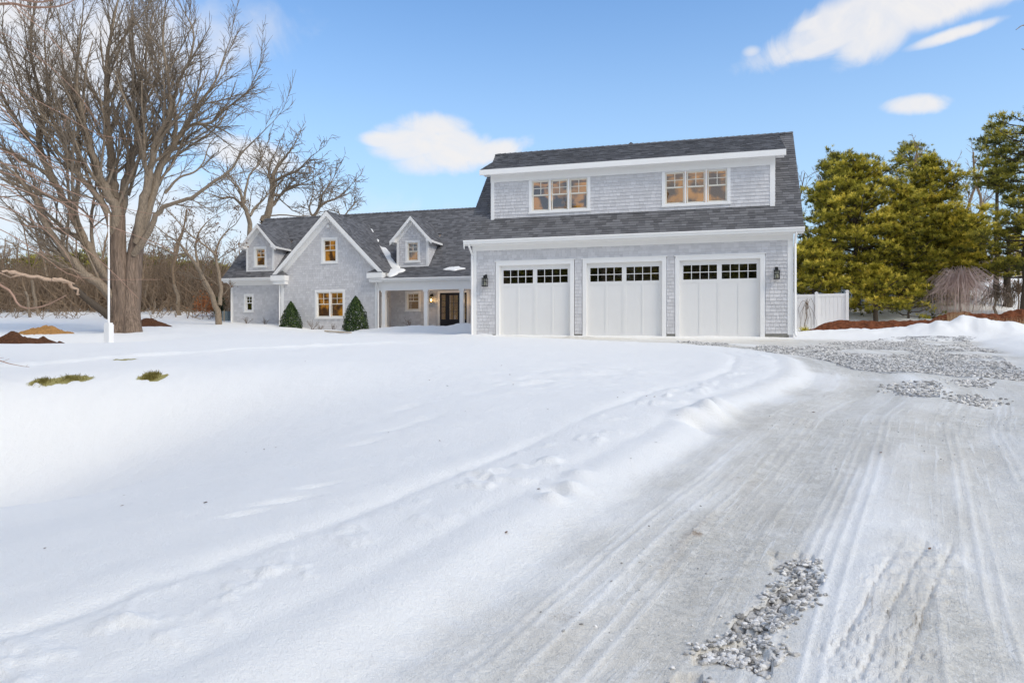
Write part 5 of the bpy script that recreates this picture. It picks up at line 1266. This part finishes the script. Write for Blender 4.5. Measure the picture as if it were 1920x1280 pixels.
# ------------------------------------------------------------------ pines
def tufts(centers, outs, rs, K=9, ln=.2, wd=.022, size=.1, tint=None):
    """needle tufts: K thin blades fanning out of every centre"""
    n = len(centers); C_ = np.repeat(centers, K, 0)+rs.normal(0, size, (n*K, 3)); O = np.repeat(outs, K, 0)
    D = O+rs.normal(0, .65, (n*K, 3)); D /= np.linalg.norm(D, axis=1, keepdims=True)+1e-9
    S = np.cross(D, rs.normal(0, 1, (n*K, 3))); S /= np.linalg.norm(S, axis=1, keepdims=True)+1e-9
    l = ln*rs.uniform(.6, 1.2, (n*K, 1)); w = wd*rs.uniform(.7, 1.3, (n*K, 1))
    V = np.stack([C_-S*w, C_+S*w, C_+D*l], 1).reshape(-1, 3); Fc = np.arange(n*K*3).reshape(-1, 3)
    t = np.clip(np.repeat(tint, K)+rs.normal(0, .07, n*K), 0, 1); return V, Fc, t
def pine(px, zc, ztop, zlow, rmax, label, seed, m='pine', density=1.0, prof=None, K=11, trunk_r=.22, blen=.2, extra=None, lean=0, name='pine_tree', open_=.0, boughs=95, per=3.0):
    rs = np.random.RandomState(seed); random.seed(seed)
    x, y = cw(px, zc); z0 = gz(x, y); root = empty(name, (x, y, z0), label=label, cat='tree'); H_ = ztop-z0
    tp = [Vector((x+lean*(i/8)**1.5+random.gauss(0, .05), y+random.gauss(0, .05), z0-.3+(H_*.97+.3)*i/8)) for i in range(9)]
    MB().tube(tp, [trunk_r*(1.15-i/8.6) for i in range(9)], 9).build('trunk', MT['barkd'], root, smooth_=True)
    prof = prof or [(0, .75), (.15, .95), (.4, 1), (.65, .82), (.85, .5), (1, .12)]
    T = Tubes(); cen = []; outs = []; tin = []; ph = rs.rand(6)*6.28
    for k in range(int(boughs)):
        f = (k+rs.rand())/boughs; f = f**.9; az = k*2.39996+rs.normal(0, .4); R = rmax*np.interp(f, *zip(*prof))
        R *= 1+.22*math.sin(3*az+ph[0]+f*4)+.16*math.sin(5*az+ph[1]-f*7); R *= rs.uniform(.7, 1.12)
        zb = zlow+(ztop-zlow)*f; i = np.interp((zb-z0)/H_*8, [0, 8], [0, 8]); p0 = tp[int(min(i, 7))].lerp(tp[int(min(i, 7))+1], i-int(min(i, 7))); p0 = Vector((p0.x, p0.y, zb-.1))
        rise = rs.uniform(-.05, .35)+.35*f; d = Vector((math.cos(az), math.sin(az), rise)); e = p0+Vector((d.x*R, d.y*R, rise*R)); mid = p0.lerp(e, .5)+Vector((0, 0, -.08*R))
        T.add([p0, mid, e], [max(.02, trunk_r*.28*(1-f*.6)), .03, .012], 4)
        if rs.rand() < open_: continue
        nclump = max(2, int(R*per*1.05)); side = Vector((-d.y, d.x, 0)).normalized()
        bt_ = rs.uniform(-.15, .2)
        for c in range(nclump):
            t = .30+.72*(c+rs.rand())/nclump; base = p0.lerp(mid, t*2) if t < .5 else mid.lerp(e, (t-.5)*2)
            sp = .36*R*(1.1-t)+.12; cc = base+side*rs.normal(0, sp)+Vector((0, 0, rs.normal(.03, .10)))
            nt_ = max(3, int(11*density)); q = rs.normal(0, 1, (nt_, 3))*np.array([.17, .17, .075]); ctr = np.array(cc)+q
            o = q*np.array([1, 1, 1])/.25+np.array([d.x*.5, d.y*.5, .75]); cen.append(ctr); outs.append(o)
            tin.append(np.clip(.40+bt_+rs.normal(0, .10)+q[:, 2]*3.6+.15*(t-.5), 0, 1))  # lit tops and tips, shaded undersides of each clump painted into the tint
    T.build('boughs', MT['barkd'], root)
    cen = np.concatenate(cen); outs = np.concatenate(outs); tin = np.concatenate(tin); outs /= np.linalg.norm(outs, axis=1, keepdims=True)
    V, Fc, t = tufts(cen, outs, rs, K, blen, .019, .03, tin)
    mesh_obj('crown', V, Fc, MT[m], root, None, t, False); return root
zat = lambda py, zc: (634-py)/F*zc
dome = [(0, .80), (.12, .97), (.35, 1), (.6, .86), (.8, .62), (.93, .38), (1, .1)]
cone_ = [(0, .9), (.2, 1), (.4, .9), (.65, .62), (.85, .34), (1, .05)]
PINES = []
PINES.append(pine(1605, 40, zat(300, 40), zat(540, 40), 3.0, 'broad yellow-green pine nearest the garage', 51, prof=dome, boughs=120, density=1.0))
pine(1572, 46, zat(292, 46), zat(430, 46), 1.9, 'dark green pine top behind the broad yellow-green pine', 52, m='pined', prof=dome, boughs=60)
PINES.append(pine(1745, 42, zat(293, 42), zat(560, 42), 3.0, 'tall full pine in the middle of the right-hand group', 53, prof=cone_, boughs=150, density=1.05))
PINES.append(pine(1690, 40, zat(345, 40), zat(560, 40), 2.0, 'narrower pine squeezed between the broad pine and the tall full pine', 54, prof=cone_, boughs=90))
pine(1800, 41, zat(400, 41), zat(525, 41), 2.0, 'lower pine filling in right of the tall full pine', 55, prof=dome, boughs=80)
pine(1530, 38, zat(455, 38), zat(548, 38), 1.7, 'low bushy pine above the white fence', 56, prof=dome, boughs=80, density=1.1)
pine(1640, 37, zat(500, 37), zat(572, 37), 1.35, 'young pine with an open skirt over the red soil bank', 57, prof=cone_, boughs=50, trunk_r=.12)
pine(1705, 37.5, zat(520, 37.5), zat(590, 37.5), 1.3, 'thin straggly young pine above the soil bank', 60, prof=cone_, boughs=34, density=.6, trunk_r=.06, open_=.35)
plates = [(0, .9), (.1, .55), (.2, 1), (.3, .6), (.42, .95), (.52, .5), (.64, .9), (.75, .55), (.88, .7), (1, .35)]
pine(1925, 36, zat(222, 36), zat(520, 36), 2.5, 'tall layered pitch pine at the right edge', 58, m='pined', prof=plates, boughs=95, density=1.1, open_=.28, trunk_r=.24)
pine(1868, 44, zat(232, 44), zat(360, 44), 1.35, 'spreading pine crown left of the layered edge pine', 59, m='pined', prof=dome, boughs=42, density=.9, open_=.3, trunk_r=.15)
pine(1890, 40, zat(430, 40), zat(520, 40), 1.2, 'low yellow-green pine under the layered edge pine', 61, prof=dome, boughs=30, density=.8)
pine(1708, 56, zat(268, 56), zat(330, 56), 1.5, 'distant thin-crowned pine showing between the nearer pine tops', 62, m='pined', prof=dome, boughs=40, density=.55, trunk_r=.15)
# evergreens in the woods at the left
for i, (px, zc, pt, rr, lb) in enumerate([(140, 72, 478, 3.0, 'dark evergreen behind the low left limb of the big tree'), (60, 76, 486, 3.2, 'wide dark evergreen at the left of the woods'), (200, 70, 492, 2.2, 'dark evergreen just left of the big trunk'), (300, 74, 486, 3.2, 'dark evergreen right of the big trunk'),
                                      (350, 70, 497, 2.4, 'layered evergreen midway between the big trunk and the house'), (418, 66, 505, 2.0, 'evergreen close to the corner of the house')]):
    pine(px, zc, zat(pt, zc), zat(540, zc), rr, lb, 70+i, m='pined', prof=dome, boughs=46, density=1.0, blen=.32, K=8, open_=.1)

# weeping tree and hanging dead growth on the bank at the right
def weeping(px, zc, ztop, R, n, label, seed, m='twigr', w=.010, trunk_r=.09, name='weeping_tree', reach=1.0, flip=0):
    random.seed(seed); x, y = cw(px, zc); z0 = gz(x, y); root = empty(name, (x, y, z0), label=label, cat='tree'); T = Tubes(); Hh = ztop-z0
    tp = [Vector((x+random.gauss(0, .04), y, z0-.1+(Hh*.75+.1)*i/4)) for i in range(5)]; T2 = MB().tube(tp, [trunk_r*(1-.12*i) for i in range(5)], 7); T2.build('trunk', MT['bark'], root, smooth_=True)
    for k in range(n):
        az = random.random()*6.28; rr = R*math.sqrt(random.random())*random.uniform(.5, 1.1); hh = Hh*random.uniform(.58, 1.04)*(1-.12*(rr/R)**2)
        s0 = tp[-1]+Vector((0, 0, -random.random()*Hh*.2)); pk = Vector((x+math.cos(az)*rr*.6+flip, y+math.sin(az)*rr*.6, z0+hh)); e1 = Vector((x+math.cos(az)*rr+flip, y+math.sin(az)*rr, z0+hh*.75)); dn = random.uniform(.05, .55)*hh*reach
        e2 = Vector((e1.x+random.gauss(0, .08), e1.y+random.gauss(0, .08), max(z0+.05, e1.z-dn))); T.add([s0, s0.lerp(pk, .6)+Vector((0, 0, .1)), pk, e1, (e1+e2)/2+Vector((random.gauss(0, .03), 0, 0)), e2], [w*1.6, w*1.4, w*1.2, w, w*.8, w*.6], 3)
    T.build('crown', MT[m], root); return root
weeping(1800, 38, zat(500, 38), 2.2, 460, 'wide weeping tree like a pinkish-brown curtain on the bank', 81, 'weep', .009, .08, reach=1.7)
weeping(1868, 37, zat(530, 37), 1.0, 80, 'twisted open weeping tree right of the pinkish curtain', 82, 'bark', .014, .09, reach=.6)
weeping(1909, 38, zat(520, 38), .9, 70, 'thin weeping tree at the right edge', 83, 'twig', .012, .05, reach=.8)
fx, fy = cw(1510, 34.4)
wt = weeping(1512, 34.2, zat(551, 34.2), .42, 13, 'small leafless weeping sapling in front of the white fence', 84, 'twig', .008, .022, name='weeping_sapling', reach=1.8)
# hanging dead grass and roots over the cut bank
random.seed(8); rs = np.random.RandomState(8); mb = MB()
for k in range(1500):
    px = random.choice([random.uniform(1755, 1960), random.uniform(1755, 1960), random.gauss(1795, 12)]); d = cdir(px, 634); Yb = random.uniform(31.4, 33.6); t = Yb/d.y; x, y = d.x*t, Yb; z = gz(x, y)
    h = random.uniform(.25, .75)*(1.35 if abs(px-1795) < 18 else 1); w = random.uniform(.008, .02); s = random.gauss(0, .12); c = random.random()
    mb.add([(x-w, y, z-.05), (x+w, y, z-.05), (x+w*.6+s*.5, y-.05, z+h*.6), (x-w*.6+s*.5, y-.05, z+h*.6), (x+s, y-.1, z+h)], [(0, 1, 2, 3), (3, 2, 4)], c)
mb.build('dead_grass', MT['straw'], None, None, label='tan dead grass and hanging roots along the cut bank at the right', kind='stuff')
# soil bank mound
def bank():
    pts = []
    for px in range(1580, 2010, 26): x, y = cw(px, 1.0); s = 33.2/y; pts.append((x*s, 33.4, 1.5, .8, .58+.05*math.sin(px*.03)+(.35 if px > 1780 else .0)))
    return mound('soil_bank', MT['mulch'], pts, 220, 40, .05, 2.6, kind='structure')
sb_ = bank()
sb_.data.materials.clear(); sb_.data.materials.append(mat('red_brown_soil', (.17, .06, .028), .95, .1, noise=(6, 1.0), bump=.12))

# ------------------------------------------------------------------ clipped cone shrubs
def cone_shrub(px, zc, pyb, pyt, wpx, label, seed):
    rs = np.random.RandomState(seed); x, y = cw(px, zc); z0 = zat(pyb, zc)-.05; h = zat(pyt, zc)-z0; R = wpx/2/F*zc
    root = empty('cone_shrub', (x, y, z0), label=label, cat='shrub', group='evergreen cone shrubs by the front gable')
    MB().tube([(x, y, z0-.4), (x, y, z0+h*.6)], [.05, .02], 6).build('trunk', MT['barkd'], root)
    n = 9000; f = rs.rand(n)**1.35; az = rs.rand(n)*6.28; pr = np.interp(f, [0, .08, .25, .5, .75, .92, 1], [.80, .96, 1, .82, .52, .24, .04])
    lump = 1+.10*np.sin(4*az+f*9)+.07*np.sin(9*az-f*15); rr = R*pr*lump*(1-.34*rs.rand(n)**2.2); P = np.stack([x+np.cos(az)*rr, y+np.sin(az)*rr, z0+f*h+rs.normal(0, .02, n)], 1)
    O = np.stack([np.cos(az), np.sin(az), np.full(n, .5)], 1)+rs.normal(0, .5, (n, 3)); O /= np.linalg.norm(O, axis=1, keepdims=True)
    S = np.cross(O, rs.normal(0, 1, (n, 3))); S /= np.linalg.norm(S, axis=1, keepdims=True); U_ = np.cross(O, S); l = rs.uniform(.028, .055, (n, 1))
    V = np.stack([P-U_*l, P+S*l*.45, P+U_*l, P-S*l*.45], 1).reshape(-1, 3); Fc = np.arange(n*4).reshape(-1, 4)
    mesh_obj('foliage', V, Fc, MT['box'], root, None, np.clip(rs.beta(1.2, 2.2, n), 0, 1)); return root
cone_shrub(545.5, 38.2, 634, 566, 44, 'slimmer dark cone shrub at the left corner of the front gable', 1)
cone_shrub(667, 36.2, 628, 556, 49, 'fuller dark cone shrub right of the double window', 2)
# twiggy little shrubs at the wall foot
random.seed(17)
for px, zc, h, lb in ((463, 41, .42, 'tiny leafless shrub under the small window'), (498, 40.5, .38, 'tiny leafless shrub by the left downspout'), (586, 37.3, .55, 'leafless twiggy shrub left below the double window'), (600, 37.2, .32, 'low leafless shrub below the middle of the double window'), (626, 37, .4, 'leafless twiggy shrub right below the double window'), (768, 35.6, .5, 'bare twigs poking out of the snow before the porch'), (1510, 31.5, .0, '')):
    if h == 0: continue
    x, y = cw(px, zc); z = gz(x, y); root = empty('bare_shrub', (x, y, z), label=lb, cat='shrub', group='leafless little shrubs along the house front'); T = Tubes()
    for k in range(9):
        grow(T, Vector((x+random.gauss(0, .05), y, z-.03)), Vector((random.gauss(0, .45), random.gauss(0, .3), 1)).normalized(), h*random.uniform(.6, 1.1), .011, 0, dict(n=[4, 3], up=.2, rmin=.006, nc=[3], ang=(20, 55), lf=.5, max=1, w=.3, t0=.3, lmin=.05))
    T.build('twigs', MT['twig'], root)
x, y = cw(1508, 29.2); z = gz(x, y); rs = np.random.RandomState(4); n = 130; az = rs.rand(n)*6.28; el = rs.uniform(.25, 1.3, n); D = np.stack([np.cos(az)*np.cos(el), np.sin(az)*np.cos(el), np.sin(el)], 1)
Pb = np.array([x, y, z-.02])+rs.normal(0, .05, (n, 3))*[1, 1, 0]; S = np.cross(D, [0, 0, 1.]); S /= np.linalg.norm(S, axis=1, keepdims=True); l = rs.uniform(.22, .42, (n, 1))
V_ = np.stack([Pb-S*.012, Pb+S*.012, Pb+D*l*.7+S*.012, Pb+D*l, Pb+D*l*.7-S*.012], 1).reshape(-1, 3)
mesh_obj('evergreen_tuft', V_, np.arange(n*5).reshape(-1, 5), MT['pine'], None, None, rs.rand(n), label='spiky green tuft in the snow beside the garage corner', cat='plant')

# ------------------------------------------------------------------ fence
FY = 37.0
fx = [WX(1486, FY), WX(1531, FY-.05), WX(1590, FY-.25)]; zt_ = [WZ(1510, 552, FY), WZ(1560, 550.5, FY)]
fz0 = .35
fn = empty('vinyl_fence', ((fx[0]+fx[2])/2, FY, fz0), label='white vinyl privacy fence right of the garage', cat='fence')
for x_, i in ((fx[0], 0), (fx[1], 1), (fx[2], 2)):
    zt2 = zt_[min(i, 1)]+(.04 if i < 2 else .10); h = .065
    po = box_obj('post', MT['vinyl'], fn, x_-h, x_+h, FY-h, FY+h, fz0-.3, zt2)
    MB().box(x_-h-.015, x_+h+.015, FY-h-.015, FY+h+.015, zt2, zt2+.03).add([(x_-h, FY-h, zt2+.03), (x_+h, FY-h, zt2+.03), (x_+h, FY+h, zt2+.03), (x_-h, FY+h, zt2+.03), (x_, FY, zt2+.07)], [(0, 1, 4), (1, 2, 4), (2, 3, 4), (3, 0, 4)]).build('post_cap', MT['vinyl'], po)
for i in (0, 1):
    a, b = fx[i]+.065, fx[i+1]-.065; z1 = zt_[i]
    box_obj('rail', MT['vinyl'], fn, a, b, FY-.03, FY+.03, z1-.13, z1); box_obj('rail', MT['vinyl'], fn, a, b, FY-.03, FY+.03, fz0-.05, fz0+.1)
    n = max(4, int((b-a)/.16)); w = (b-a)/n
    for k in range(n): box_obj('board', MT['vinyl'], fn, a+k*w+.003, a+(k+1)*w-.003, FY-.012, FY+.012, fz0+.1, z1-.13)

# ------------------------------------------------------------------ white pole before the big tree
zc = 24.5; x, y = cw(204, zc); z = gz(x, y)
pl_ = empty('white_pole', (x, y, z), label='slender white pole with a square white base in front of the big tree', cat='pole')
zt_ = zat(400, zc); zb_ = zat(606, zc)
MB().tube([(x, y, zb_), (x, y, (zb_+zt_)/2), (x, y, zt_)], [.036, .032, .02], 12).build('shaft', MT['trim'], pl_, smooth_=True)
MB().box(x-.105, x+.105, y-.105, y+.105, z-.2, zb_-.03).box(x-.085, x+.085, y-.085, y+.085, zb_-.03, zb_+.02).build('base', MT['trim'], pl_)
# utility box and stakes at the left corner of the wing
zc = 43.5; x, y = cw(425.5, zc); z = gz(x, y)
ub = MB().box(x-.19, x+.19, y-.2, y+.2, z-.1, z+.52).box(x-.21, x+.21, y-.22, y+.22, z+.52, z+.55)
for k in range(5): ub.box(x-.15+k*.07, x-.12+k*.07, y-.207, y-.2, z+.08, z+.48)
ub.build('utility_box', MT['util'], None, None, label='small grey-green utility box at the left corner of the house', cat='utility box')
for px, zc_, lb in ((407, 42, 'wooden stake farther from the house corner'), (420, 42.5, 'wooden stake next to the utility box')):
    x, y = cw(px, zc_); z = gz(x, y); MB().tube([(x, y, z-.2), (x+.01, y, z+.72)], [.022, .018], 4).build('wooden_stake', MT['wood'], None, None, label=lb, cat='stake', group='wooden stakes by the house corner')
# board lying in the snow
x0, y0 = cw(608, 31.5); x1, y1 = cw(656, 30.6); z0 = max(gz(x0, y0), zat(642.5, 31))+.02; z1 = max(gz(x1, y1), zat(641, 31))+.04
MB().prism([(x0, y0, z0), (x0+.02, y0+.12, z0), (x0+.02, y0+.12, z0+.04), (x0, y0, z0+.04)], (x1-x0, y1-y0, z1-z0)).build('wooden_board', MT['wood'], None, None, label='weathered board half buried in the snow before the right cone shrub', cat='board')
# orange beech sapling and a dark little evergreen beside the house corner
rs = np.random.RandomState(12); x, y = cw(388, 46); z = gz(x, y); n = 500; P_ = np.array([x, y, z+.75])+rs.normal(0, 1, (n, 3))*[.38, .38, .30]; t_ = rs.rand(n)
V_, F_, tt = tufts(P_, rs.normal(0, 1, (n, 3)), rs, 3, .09, .03, .03, t_)
bs = empty('beech_sapling', (x, y, z), label='sapling with orange-brown leaves before the woods near the house', cat='tree'); MB().tube([(x, y, z-.1), (x, y, z+1)], [.03, .012], 5).build('trunk', MT['bark'], bs)
mesh_obj('leaves', V_, F_, mat('orange_beech_leaves', (.42, .16, .06), .8, .2, tint=.4), bs, None, tt)
x, y = cw(412, 45); z = gz(x, y); n = 700; hh = rs.rand(n); P_ = np.array([x, y, z])+np.stack([rs.normal(0, .18, n)*(1.1-hh), rs.normal(0, .18, n), hh*1.25], 1)
V_, F_, tt = tufts(P_, np.tile([0, 0, 1.], (n, 1)), rs, 5, .12, .014, .03, rs.rand(n)*.4)
bs = empty('small_evergreen', (x, y, z), label='small dark upright evergreen at the corner of the house', cat='shrub'); MB().tube([(x, y, z-.1), (x, y, z+.9)], [.03, .01], 5).build('trunk', MT['barkd'], bs)
mesh_obj('foliage', V_, F_, MT['box'], bs, None, tt)
# winter grass in the bare patches
random.seed(6); mb = MB()
for px, py, w, h in GRASSP:
    if h < 5: continue
    ca, cb = hit(px, py); ra = w/F*cb/2; rb = .3
    for k in range(420):
        a = ca+random.gauss(0, .45)*ra; b = cb+random.gauss(0, .45)*rb; x, y = AB(a, b); mb_z = None
        mb.add([(x-.006, y, 0), (x+.006, y, 0), (x+random.gauss(0, .03), y+random.gauss(0, .03), random.uniform(.03, .08))], [(0, 1, 2)], random.random())
V_ = np.array(mb.v); tri = V_.reshape(-1, 3, 3); zz = fields(tri[:, 0, 0], tri[:, 0, 1])[0]; gmask = fields(tri[:, 0, 0], tri[:, 0, 1])[2][1] > .4; tri[:, :, 2] += zz[:, None]-.01
tri = tri[gmask]; mesh_obj('grass', tri.reshape(-1, 3), np.arange(len(tri)*3).reshape(-1, 3), MT['grass'], None, None, np.array(mb.t)[gmask], label='olive winter grass showing through the snow on the crest of the lawn', kind='stuff')

# ------------------------------------------------------------------ trees across the road behind the camera (seen in the window glass)
random.seed(77)
def copy_thing(root, x, y, label, group, rz, s):
    r = root.copy(); COL.objects.link(r); r.location = (x, y, gz(x, y)); r.rotation_euler = (0, 0, rz); r.scale = (s, s, s); r['label'] = label; r['group'] = group
    for ch in list(root.children): c = ch.copy(); COL.objects.link(c); c.parent = r
for i in range(26):
    x = -92+i*4.4+random.uniform(-1.2, 1.2); copy_thing(PINES[i % 3], x, -random.uniform(24, 30), 'pine across the road, seen only as a reflection in the windows', 'pines reflected in the windows', random.random()*6, random.uniform(1.5, 2.1))
for i in range(22):
    x = -60+i*4.0+random.uniform(-1.2, 1.2); y = -random.uniform(15, 22); k = random.choice([0, 2, 2, 1])
    place_bare(protos[k], 'bare_tree', x, y, 'bare tree across the road, seen only as a reflection in the windows', 'bare trees reflected in the windows', random.random()*6, random.uniform(1.8, 2.4))

# specks of leaf and twig blown on the snow
rs = np.random.RandomState(9); q = np.stack([rs.uniform(-5, 5, 60), rs.uniform(3.4, 16, 60)], 1); mb = MB(); x = q[:, 0]*cs-q[:, 1]*sn; y = q[:, 0]*sn+q[:, 1]*cs; z = fields(x, y)[0]
for i in range(60):
    p0 = Vector((x[i], y[i], z[i]+.006)); d1 = Vector((rs.normal(), rs.normal(), .1)).normalized()*rs.uniform(.008, .028); d2 = Vector((-d1.y, d1.x, .3*d1.length))*rs.uniform(.2, .6); mb.add([p0-d1, p0+d2, p0+d1, p0-d2], [(0, 1, 2), (0, 2, 3)], rs.rand())
mb.build('leaf_litter', MT['leafdead'], None, None, label='tiny brown specks of leaf and twig on the snow', kind='stuff')
